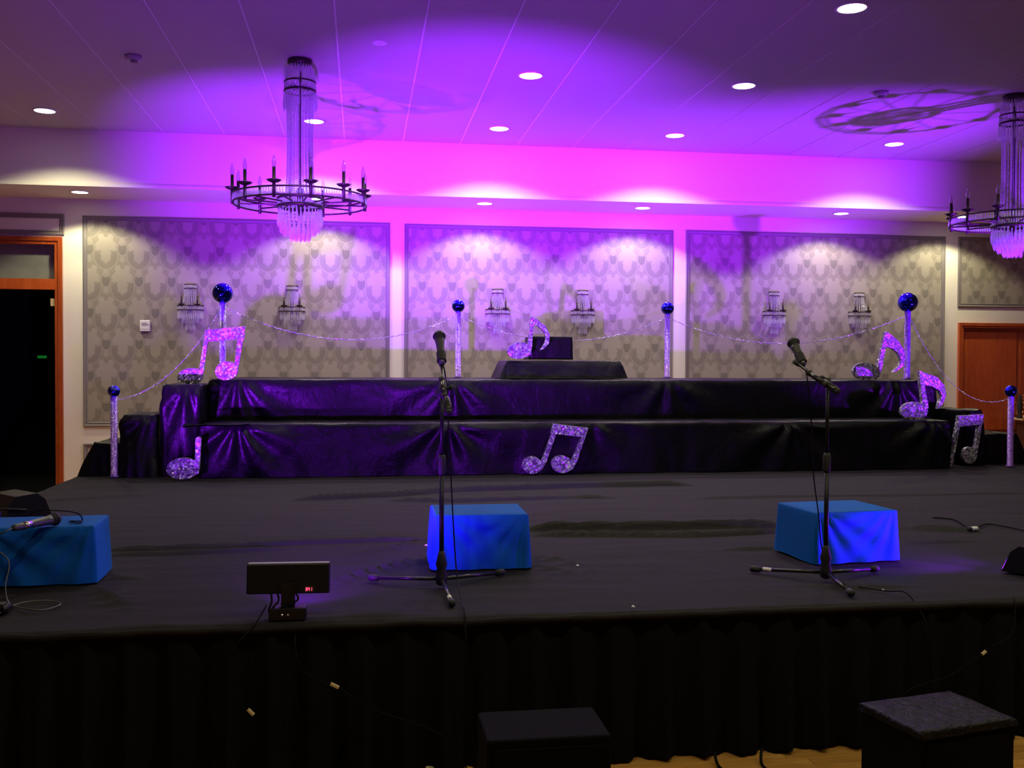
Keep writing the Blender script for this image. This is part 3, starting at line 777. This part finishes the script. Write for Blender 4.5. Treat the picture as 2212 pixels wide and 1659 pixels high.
cable('black cable running across the wooden floor beside the right floor speaker', [(1.60, FY - .005, .05), (1.575, 3.74, .006), (1.60, 3.62, .006), (1.66, 3.45, .006), (1.70, 3.2, .006)], .006)
cable('black cable running across the wooden floor left of the other floor cable', [(1.40, FY - .005, .04), (1.40, 3.74, .006), (1.45, 3.62, .006), (1.50, 3.5, .006), (1.53, 3.25, .006)], .006)
cable('thin cable with tan tags hanging from the light bar over the skirt', [(-.36, 3.93, .66), (-.40, 3.86, .60), (-.47, FY, .53), (-.50, FY - .005, .42), (-.44, FY - .01, .32), at(547, 1550, FY - .015), at(520, 1620, FY - .015), (-.46, FY - .02, .01)], .0028, 'cable', tags=((.68, .03),))
cable('thin cable with a pale tag slanting across the skirt', [(-.25, 3.93, .62), (-.24, FY, .50), (-.19, FY - .012, .42), at(731, 1485, FY - .02), (.03, FY - .015, .29), (.18, FY - .015, .23), (.32, FY - .02, .16), (.42, FY - .03, .012)], .0028, 'cable', tags=((.43, .034),))
cable('thin cable with a small pale tag above the right floor speaker', [(2.75, 3.87, .61), (2.70, FY - .005, .48), at(2135, 1402, FY - .01), at(2116, 1417, FY - .015), (2.40, FY - .02, .31), (2.20, FY - .02, .24), (2.05, FY - .03, .01)], .0028, 'cable', tags=((.46, .022),))
cable('curved pale yellow cable on the floor at the bottom edge', [atz(868, 1648, .008), atz(900, 1656, .008), atz(950, 1660, .008), atz(1000, 1652, .008), atz(1024, 1640, .008)], .008, 'tag')
cable('black cable curving over the deck at the right edge', [atz(2015, 1118, DZ), atz(2060, 1122, DZ), atz(2085, 1135, DZ), atz(2102, 1143, DZ), atz(2130, 1132, DZ), atz(2165, 1136, DZ), atz(2212, 1146, DZ), atz(2260, 1160, DZ)], .005)
pc = atz(2106, 1144, DZ)
t = thing('cable_plug', (pc.x, pc.y, SZ + .004), 'small white plug lying on the deck at the right', 'plug')
MB().tube([pc + Vector((-.025, 0, .006)), pc + Vector((.015, .004, .006)), pc + Vector((.022, .004, .006))], [.012, .012, .008], 10).build('shell', 'white_plastic', t, True)
MB().tube([pc + Vector((-.055, -.01, .006)), pc + Vector((-.025, 0, .006))], [.009, .012], 10).build('sleeve', 'rubber', t, True)
p8 = atz(0, 1326, SZ)
t = thing('floor_monitor', (p8.x, p8.y, SZ + .003), 'small black pedal box on the deck at the bottom left edge', 'pedal')
MB().bbox(p8.x - .09, p8.x + .035, p8.y - .03, p8.y + .05, SZ + .006, SZ + .035, .01).build('housing', 'black_metal', t); MB().bbox(p8.x - .07, p8.x + .02, p8.y - .02, p8.y + .03, SZ + .035, SZ + .042, .004).build('treadle', 'rubber', t)
t.name = 'foot_pedal'
for i, (x, y, lb) in enumerate(((920, 1184, 'tiny white paper scrap beside the centre blue box'), (1367, 1318, 'tiny white paper scrap on the stage edge between the stands'), (1907, 1282, 'tiny white paper scrap in front of the right stand'), (1247, 1228, 'tiny white paper scrap right of the centre blue box'))):
    p = atz(x, y, SZ); mm = MB(); mm.add([(p.x - .008, p.y - .006, SZ + .016), (p.x + .009, p.y - .004, SZ + .013), (p.x + .007, p.y + .008, SZ + .017), (p.x - .006, p.y + .006, SZ + .012), (p.x, p.y + .001, SZ + .021)], [(0, 1, 4), (1, 2, 4), (2, 3, 4), (3, 0, 4), (0, 3, 2, 1)])
    tag(mm.build('paper_scrap', 'tape', None, loc=(p.x, p.y, SZ + .012)), lb, 'paper scrap', 'paper scraps')

# ------------------------------------------------------------------ stage lights
# LED light bar at the stage edge (seen from behind)
LB = Vector((-.279, 3.985, .752))
t = thing('led_light_bar', (LB.x, 3.93, SZ + .004), 'black LED light bar on a short post at the stage edge with red digits', 'stage light')
Mt = Matrix.Translation(LB) @ Matrix.Rotation(radians(-7), 4, 'X') @ Matrix.Rotation(radians(.6), 4, 'Y')
hs = MB().bbox(-.158, .158, -.035, .035, -.058, .058, .006, M=Mt).build('housing', 'black_metal', t)
MB().box(-.155, .155, -.030, .036, .0582, .0592, M=Mt).build('top_edge', 'grey_plastic', hs)
MB().box(-.150, .150, .0352, .037, -.050, .050, M=Mt).build('lens_panel', 'led_purple', hs)
SEG = {'8': 'abcdefg', '4': 'bcfg', '1': 'bc'}
def digit(mm, ch, ox, oz, w_, h, M):
    s_ = {'a': (0, w_, h, h), 'd': (0, w_, 0, 0), 'g': (0, w_, h / 2, h / 2), 'b': (w_, w_, h / 2, h), 'c': (w_, w_, 0, h / 2), 'e': (0, 0, 0, h / 2), 'f': (0, 0, h / 2, h)}
    for k in SEG[ch]:
        a, b_, c, d = s_[k]; e = .0009
        mm.box(ox + a - e, ox + b_ + e, -.0368, -.0355, oz + c - e, oz + d + e, M=M)
mm = MB()
for i, ch in enumerate('841'): digit(mm, ch, .068 + i * .0085, -.047, .005, .011, Mt)
mm.build('red_digits', 'digit_red', hs)
MB().box(.060, .100, -.0358, -.0345, -.054, -.030, M=Mt).build('display_window', 'rubber', hs)
MB().box(LB.x - .026, LB.x + .026, 3.925, 3.950, SZ + .03, .74).build('post', 'black_metal', t)
bk = MB().bbox(LB.x - .07, LB.x + .07, 3.895, 3.965, SZ + .006, SZ + .052, .004).build('base_clamp', 'black_metal', t)
for dx in (-.02, .002): MB().tube([(LB.x + dx, 3.894, SZ + .028), (LB.x + dx, 3.888, SZ + .028)], .006, 10).build('bolt', 'chrome', bk, True)
for dx in (-.065, -.04, .03):
    MB().tube(smooth_path([(LB.x + dx, 3.945, .70), (LB.x + dx + .004, 3.925, .675), (LB.x - .05 + dx * .3, 3.91, .645), (LB.x - .045 + dx * .2, 3.90, .62)]), .004, 6).build('lead', 'cable', t, True)
spot('lamp', LB + Vector((0, .045, .012)), (1.75, 11.0, 3.95), 10500, PURPLE, 48, 1.0, t, .05)
spot('lamp', LB + Vector((0, .045, .012)), (1.1, 10.0, 4.3), 520, PURPLE, 108, 1.0, t, .05)
spot('lamp', LB + Vector((0, .045, .0)), (.1, 6.4, .70), 85, PURPLE, 100, .8, t, .04)
spot('lamp', LB + Vector((0, .045, .03)), (2.0, 9.0, 1.85), 1300, PURPLE, 44, .7, t, .05)

def par_light(label, x, y, yaw, tilt, s=1.0, watts=800, size=55, target=None, spill=None, blend=1.0):
    # wedge-shaped LED flood lying on the deck
    t = thing('stage_light', (x, y, SZ + .004), label, 'stage light', 'floor stage lights')
    M = Matrix.Translation((x, y, SZ + .012)) @ Matrix.Rotation(radians(yaw), 4, 'Z') @ Matrix.Scale(s, 4)
    prof = [(-.13, 0), (.15, 0), (.10, .125), (.05, .165), (-.08, .155), (-.13, .10)]
    mm = MB(); n = len(prof)
    vs = [M @ Vector((a, -.15, b_)) for a, b_ in prof] + [M @ Vector((a, .15, b_)) for a, b_ in prof]
    mm.add(vs, [tuple(range(n)), tuple(range(2 * n - 1, n - 1, -1))] + [(i, i + n, (i + 1) % n + n, (i + 1) % n) for i in range(n)])
    h = mm.build('housing', 'black_metal', t)
    mm = MB(); a = Vector((.150, 0, .010)); b_ = Vector((.104, 0, .118)); nn = Vector((.92, 0, .39)) * .003
    mm.add([M @ (a + nn + Vector((0, -.13, 0))), M @ (a + nn + Vector((0, .13, 0))), M @ (b_ + nn + Vector((0, .13, 0))), M @ (b_ + nn + Vector((0, -.13, 0)))], [(0, 1, 2, 3)])
    mm.build('lens_panel', 'led_purple', h)
    MB().box(-.1315, -.1302, -.05, .05, .03, .06, M=M).build('display_window', 'led_blue', h)
    MB().tube([M @ Vector((-.02, -.158, .07)), M @ Vector((-.16, -.158, .09)), M @ Vector((-.16, .158, .09)), M @ Vector((-.02, .158, .07))], .008 * s, 8).build('yoke', 'black_metal', t)
    src = M @ Vector((.155, 0, .085))
    spot('lamp', src, target, watts, PURPLE, size, blend, t, .05)
    if spill: spot('lamp', src, spill[0], spill[1], spill[3] if len(spill) > 3 else PURPLE, spill[2], .5, t, .04)
    return t
par_light('black floor stage light at the left edge behind the blue box', -2.42 + .30, 6.62, 42, 0, 1.0, 3900, 62, (.35, 12.0, 4.0), ((-1.35, 8.8, 1.22), 120, 36), 1.0)
par_light('black wedge stage light at the right edge of the deck', 3.19, 4.33, 126, 0, .78, 90, 120, (2.4, 5.6, 1.4), ((2.2, 4.72, .83), 90, 62, PURPLE))
par_light('black floor stage light beyond the right picture edge', 6.95, 6.55, 125, 0, 1.0, 3600, 58, (3.8, 12.0, 4.8), None, 1.0)

# ------------------------------------------------------------------ floor speakers in front of the stage
t = thing('floor_speaker', (.60, 3.24, 0), 'matt black speaker box on the floor below the centre stand', 'speaker', 'floor speakers')
MB().bbox(.395, .800, 3.115, 3.385, .002, .40, .008).build('cabinet', 'speaker_paint', t); MB().box(.415, .78, 3.108, 3.115, .03, .37).build('grille', 'speaker_paint', t)
t = thing('floor_speaker', (1.93, 3.12, 0), 'black speaker box with a shiny wrinkled plastic cover at the lower right', 'speaker', 'floor speakers')
M = Matrix.Translation((1.935, 3.12, 0)) @ Matrix.Rotation(radians(11.5), 4, 'Z')
MB().bbox(-.195, .195, -.145, .145, .002, .412, .006, M=M).build('cabinet', 'speaker_paint', t); MB().box(-.175, .175, -.152, -.145, .03, .38, M=M).build('grille', 'speaker_paint', t)
mm = MB(); drape(mm, -.199, .199, -.150, .150, .395, .424, flare=(.003, .003, .003, .003), amp=.004, seed=41, step=.008, nv=3, r=.008, freq=14, top_amp=.004, M=M); mm.build('plastic_cover', 'bag_plastic', t, True)

# ------------------------------------------------------------------ wall and ceiling fittings
t = thing('thermostat', (-2.452, YW - .01, 1.94), 'small white wall control on the left wallpaper panel', 'thermostat')
MB().bbox(-2.508, -2.396, YW - .036, YW - .0065, 1.936, 2.062, .008).build('housing', 'white_plastic', t)
MB().box(-2.485, -2.43, YW - .0375, YW - .0362, 2.0, 2.035).build('display', 'grey_plastic', t); MB().tube([(-2.418, YW - .036, 2.018), (-2.418, YW - .044, 2.018)], .007, 10).build('button', 'chrome', t, True)
MB().box(-2.508, -2.396, YW - .0372, YW - .0362, 1.958, 1.964).build('seam', 'grey_plastic', t)
for px, py, lb in ((288, 120, 'small ceiling detector above the left wallpaper panel'), (1903, 198, 'small ceiling detector left of the right chandelier')):
    p = atz(px, py, ZC)
    t = thing('ceiling_detector', (p.x, p.y, ZC - .05), lb, 'detector', 'ceiling detectors')
    MB().lathe(p.x, p.y, [(.045, ZC - .038), (.062, ZC - .028), (.066, ZC - .002)], 20).build('body', 'grey_plastic', t, True)
    MB().bbox(p.x - .02, p.x + .03, p.y - .02, p.y + .02, ZC - .056, ZC - .036, .004).build('sensor', 'moulding', t)
    MB().tube([(p.x + .02, p.y - .02, ZC - .046), (p.x + .02, p.y - .024, ZC - .046)], .004, 8).build('indicator', 'white_plastic', t, True)
p = atz(820, 92, ZC); t = thing('sprinkler_cap', (p.x, p.y, ZC - .01), 'flat white sprinkler cap on the ceiling right of the chandelier', 'sprinkler')
MB().lathe(p.x, p.y, [(.050, ZC - .009), (.056, ZC - .005), (.056, ZC - .0005)], 24).build('cap', 'white_plastic', t, True); MB().lathe(p.x, p.y, [(.012, ZC - .014), (.014, ZC - .009)], 12).build('centre_pin', 'white_plastic', t, True)

def downlight(x, y, z, label, group, watts, size=133, blend=.30, r=.095):
    t = thing('recessed_downlight', (x, y, z - .012), label, 'downlight', group)
    MB().lathe(x, y, [(r * 1.16, z - .001), (r * 1.14, z - .009), (r * 1.0, z - .010), (r * .98, z - .004), (r * 1.16, z - .001)], 32).build('trim_ring', 'white_plastic', t, True)
    MB().lathe(x, y, [(r * .98, z - .008), (r * .5, z - .0105), (.001, z - .011)][::-1], 32).build('lens', 'lens_glow', t, True)
    spot('lamp', (x, y, z - .02), (x, y, 0), watts, WARM, size, blend, t, r * .55)
CX5 = (-3.02, -.47, 1.404, 3.28, 5.77)
words = ('far left', 'behind the left chandelier', 'left of centre', 'right of centre', 'far right')
for x, wd in zip(CX5, words):
    downlight(x, 10.26, ZC, f'round ceiling downlight nearest the bulkhead, {wd}', 'ceiling downlights', DOWN_W)
for x, wd in zip((1.404, 3.28), words[2:4]):
    downlight(x, 8.33, ZC, f'round ceiling downlight in the middle row, {wd}', 'ceiling downlights', DOWN_W)
downlight(-3.02, 8.33, ZC, 'round ceiling downlight beyond the left picture edge, middle row', 'ceiling downlights', DOWN_W)
for x, wd in zip((1.404, 3.28), ('cut by the top edge', 'brightest at the top right')):
    downlight(x, 6.40, ZC, f'large round ceiling downlight in the front row, {wd}', 'ceiling downlights', DOWN_W)
for x, wd in zip((-.47, 1.404, 3.28, 5.77), ('first', 'second', 'third', 'last')):
    downlight(x, 2.54, ZC, f'round ceiling downlight over the hall floor before the stage, {wd} from the left', 'hall floor downlights', DOWN_W * .95)
downlight(-.47, 6.40, ZC, 'round ceiling downlight above the left picture edge, front row', 'ceiling downlights', DOWN_W)
downlight(5.77, 6.40, ZC, 'round ceiling downlight beyond the right picture edge, front row', 'ceiling downlights', DOWN_W)
for x, wd in zip(CX5 + (7.35,), ('above the doorway column', 'behind the left chandelier ring', 'over the centre panel, left', 'over the centre panel, right', 'over the right panel', 'behind the right chandelier ring')):
    downlight(x, 11.47, ZS, f'small soffit downlight {wd}', 'soffit downlights', SOFF_W, r=.085)

# ------------------------------------------------------------------ wall sconces
random.seed(8)
def sconce(x, z, label):
    t = thing('wall_sconce', (x, YW - .007, z - .56), label, 'wall sconce', 'crystal wall sconces')
    yb = YW - .008
    def half(r, rz, z0, rad):
        return MB().tube([(x + r * cos(pi + pi * k / 14), yb + rz * sin(pi + pi * k / 14), z0) for k in range(15)], rad, 6)
    MB().box(x - .018, x + .018, yb - .010, yb, z - .36, z - .02).build('back_plate', 'chrome', t)
    for zz in (z, z - .045): half(.066, .05, zz, .006).build('top_hoop', 'bronze', t, True)
    mm = MB()
    for k in range(13):
        a = pi + pi * k / 12; mm.drop(x + .064 * cos(a), yb + .048 * sin(a), z, .045, .006)
    o = mm.build('top_crystals', 'crystal', t); o['kind'] = 'stuff'
    for zz in (z - .245, z - .295): half(.145, .12, zz, .007).build('ring_hoop', 'bronze', t, True)
    mm = MB()
    for k in range(23):
        a = pi + pi * k / 22; mm.drop(x + .143 * cos(a), yb + .118 * sin(a), z - .245, .05, .007)
    o = mm.build('ring_crystals', 'crystal', t); o['kind'] = 'stuff'
    mm = MB()
    for k in range(11):                                   # strands swelling from the top hoop to the ring
        a = pi + pi * (k + .5) / 11
        for j in range(15):
            v = j / 14; r = .058 + .045 * v ** 1.5
            zz = z - .05 - .195 * v
            mm.lathe(x + r * cos(a), yb + r * .75 * sin(a), [(.0004, zz - .007), (.0068, zz), (.0004, zz + .007)], 4)
    o = mm.build('bead_strands', 'crystal', t); o['kind'] = 'stuff'
    for s_ in (-1, 1):
        xx = x + s_ * .088; yy = yb - .075
        c = MB().tube([(xx, yy, z - .245), (xx, yy, z - .140)], .0105, 10).build('candle', 'bronze', t, True)
        MB().lathe(xx, yy, [(.008, z - .246), (.030, z - .236), (.040, z - .226), (.038, z - .224), (.010, z - .234)], 16).build('drip_pan', 'bronze', c, True)
        MB().lathe(xx, yy, [(.008, z - .140), (.012, z - .125), (.010, z - .105), (.0006, z - .075)], 10).build('bulb', 'bulb_glass', c, True)
        MB().tube([(x + s_ * .04, yb - .01, z - .27), (xx, yy, z - .285), (xx, yy, z - .245)], .006, 6).build('arm', 'bronze', t, True)
    for r, z0, L, n, nm in ((.138, z - .298, .10, 19, 'upper_drops'), (.095, z - .345, .10, 13, 'middle_drops'), (.050, z - .42, .11, 8, 'lower_drops')):
        mm = MB()
        for k in range(n):
            a = pi + pi * (k + .5) / n; mm.drop(x + r * cos(a), yb - .004 + r * .8 * sin(a), z0 - random.random() * .006, L, .0085)
        o = mm.build(nm, 'crystal', t); o['kind'] = 'stuff'
    return t
sc0 = sconce(-1.95, 2.480, 'crystal wall sconce beside the white wall control')
for x, z, lb in ((-.80, 2.478, 'crystal wall sconce on the left panel near the centre column'), (1.628, 2.475, 'crystal wall sconce left of the black box'), (2.68, 2.475, 'crystal wall sconce right of the black box'),
                 (5.145, 2.495, 'crystal wall sconce above the right microphone'), (6.29, 2.50, 'crystal wall sconce left of the tall right post')):
    c = copy_tree(sc0); c.location = (x, YW - .007, z - .56); c['label'] = lb

# ------------------------------------------------------------------ chandeliers
def chandelier(x, y, label):
    t = thing('chandelier', (x, y, 2.55), label, 'chandelier', 'crystal chandeliers')
    def hoop(r, z, rad, name, par=t, n=64):
        return MB().tube([(x + r * cos(2 * pi * k / n), y + r * sin(2 * pi * k / n), z) for k in range(n)], rad, 6, closed=True).build(name, 'bronze', par, True)
    def drops(r, z0, L, n, w_, name, jit=.0, ph=0.):
        mm = MB()
        for k in range(n):
            a = 2 * pi * k / n + ph; mm.drop(x + r * cos(a), y + r * sin(a), z0 - random.random() * jit, L, w_)
        o = mm.build(name, 'crystal', t); o['kind'] = 'stuff'; return o
    MB().lathe(x, y, [(.088, ZC - .052), (.098, ZC - .045), (.098, ZC - .012), (.088, ZC - .001)], 28).build('canopy', 'bronze', t, True)
    MB().tube([(x, y, ZC - .05), (x, y, 2.70)], .011, 10).build('stem', 'bronze', t, True)
    drops(.092, ZC - .05, .075, 26, .010, 'canopy_drops'); drops(.112, ZC - .065, .12, 24, .009, 'collar_drops', .01)
    hoop(.122, 3.825, .007, 'upper_hoop'); hoop(.122, 3.755, .009, 'upper_hoop')
    drops(.120, 3.825, .07, 40, .008, 'upper_band_crystals'); drops(.128, 3.75, .14, 32, .009, 'fringe_drops', .02)
    for k in range(6):
        a = pi * k / 3
        MB().tube([(x, y, 3.79), (x + .12 * cos(a), y + .12 * sin(a), 3.79)], .004, 6).build('upper_spoke', 'bronze', t)
    mm = MB()
    for k in range(40):
        a = 2 * pi * k / 40; r0 = .110 if k % 2 else .088
        nb = 52
        for j in range(nb):
            v = j / (nb - 1); r = r0 * (1 - .10 * sin(pi * v)) ; zz = 3.75 - .80 * v
            mm.lathe(x + r * cos(a), y + r * sin(a), [(.0004, zz - .0078), (.0064, zz), (.0004, zz + .0078)], 4)
    o = mm.build('bead_strands', 'crystal', t); o['kind'] = 'stuff'
    R = .525
    hoop(R, 2.915, .0072, 'ring_hoop'); hoop(R, 2.850, .0072, 'ring_hoop')
    drops(R, 2.915, .066, 150, .0095, 'ring_crystals')
    hoop(.175, 2.900, .010, 'inner_hoop'); hoop(.175, 2.835, .014, 'inner_hoop'); drops(.175, 2.90, .06, 56, .009, 'inner_ring_crystals')
    MB().lathe(x, y, [(.02, 2.70), (.03, 2.72), (.018, 2.76), (.030, 2.85), (.022, 2.93), (.035, 2.96), (.012, 2.99)], 16).build('centre_hub', 'bronze', t, True)
    for k in range(12):
        a = pi * k / 6 + radians(12)
        c_, s_ = cos(a), sin(a)
        MB().tube([(x + .03 * c_, y + .03 * s_, 2.865), (x + .18 * c_, y + .18 * s_, 2.86), (x + R * c_, y + R * s_, 2.872)], .0065, 6).build('spoke', 'bronze', t)
        px, py = x + R * c_, y + R * s_
        cn = MB().tube([(px, py, 2.83), (px, py, 3.055)], .0125, 10).build('candle', 'bronze', t, True)
        MB().lathe(px, py, [(.012, 2.935), (.040, 2.945), (.056, 2.957), (.054, 2.960), (.014, 2.950)], 18).build('drip_pan', 'bronze', cn, True)
        MB().lathe(px, py, [(.011, 3.055), (.016, 3.075), (.0165, 3.090), (.010, 3.12), (.0006, 3.150)], 12).build('bulb', 'bulb_glass', cn, True)
    drops(.170, 2.835, .145, 34, .014, 'top_tier_drops', .03); drops(.150, 2.775, .13, 26, .014, 'second_tier_drops', .03, .1)
    hoop(.125, 2.735, .005, 'tier_hoop'); drops(.122, 2.735, .125, 20, .015, 'third_tier_drops', .03)
    hoop(.075, 2.685, .005, 'tier_hoop'); drops(.072, 2.685, .125, 12, .016, 'bottom_drops', .01); drops(.035, 2.68, .12, 8, .012, 'finial_drops', .01)
    return t
ch = chandelier(-.485, 8.2, 'crystal candle chandelier hanging over the left part of the stage')
c2 = copy_tree(ch); c2.location = (5.78, 8.23, 2.55); c2['label'] = 'crystal candle chandelier cut off by the right picture edge'

# ------------------------------------------------------------------ right side: cabinet and ornament, green sign in the doorway
t = thing('side_cabinet', (8.95, 11.72, 0), 'brown cabinet with a pale wooden top by the right door', 'cabinet')
cb = MB().bbox(8.47, 9.5, 11.50, 11.93, .0, .868, .012).build('body', 'cabinet_wood', t)
MB().bbox(8.43, 9.55, 11.46, 11.95, .872, .905, .008).build('top', 'tan_wood', t)
MB().bbox(8.45, 9.52, 11.48, 11.94, .835, .866, .008).build('cornice', 'cabinet_wood', t)
for z0, z1 in ((.62, .81), (.40, .59), (.18, .37)):
    for x0, x1 in ((8.50, 8.97), (9.0, 9.47)):
        d = MB().bbox(x0, x1, 11.482, 11.50, z0, z1, .006).build('drawer', 'cabinet_wood', t)
        MB().lathe(0, 0, [(.006, 0), (.012, .012), (.010, .02), (.001, .022)], 10, M=Matrix.Translation(((x0 + x1) / 2, 11.482, (z0 + z1) / 2)) @ Matrix.Rotation(radians(90), 4, 'X')).build('knob', 'gold', d, True)
p = at(2201, 900, 11.70)
t = thing('ornament', (p.x, 11.70, .907), 'black ornament with gold studs on the side cabinet', 'ornament')
px = p.x + .01
MB().lathe(px, 11.70, [(.032, .907), (.036, .92), (.020, .95), (.030, 1.0), (.034, 1.08), (.026, 1.15), (.016, 1.19), (.022, 1.215)], 16).build('body', 'rubber', t, True)
for k, (z, a) in enumerate(((.935, .5), (.99, -.2), (1.05, .35), (1.11, .1), (1.16, .5), (1.20, -.1))):
    cx, cy = px + .036 * cos(a - .9), 11.70 - .034 * cos(a)
    MB().lathe(cx, cy, [(.0008, z - .011), (.009, z - .006), (.011, z), (.009, z + .006), (.0008, z + .011)], 10).build('stud', 'gold', t, True)
p = at(91, 771, 14.6)
t = thing('indicator_light', (p.x, 14.6, p.z - .02), 'small green glowing sign inside the dark doorway', 'sign light')
MB().bbox(p.x - .075, p.x + .075, 14.60, 14.64, p.z - .09, p.z + .04, .006).build('case', 'rubber', t); MB().box(p.x - .06, p.x + .06, 14.592, 14.599, p.z - .018, p.z + .018).build('glow_strip', 'exit_green', t)
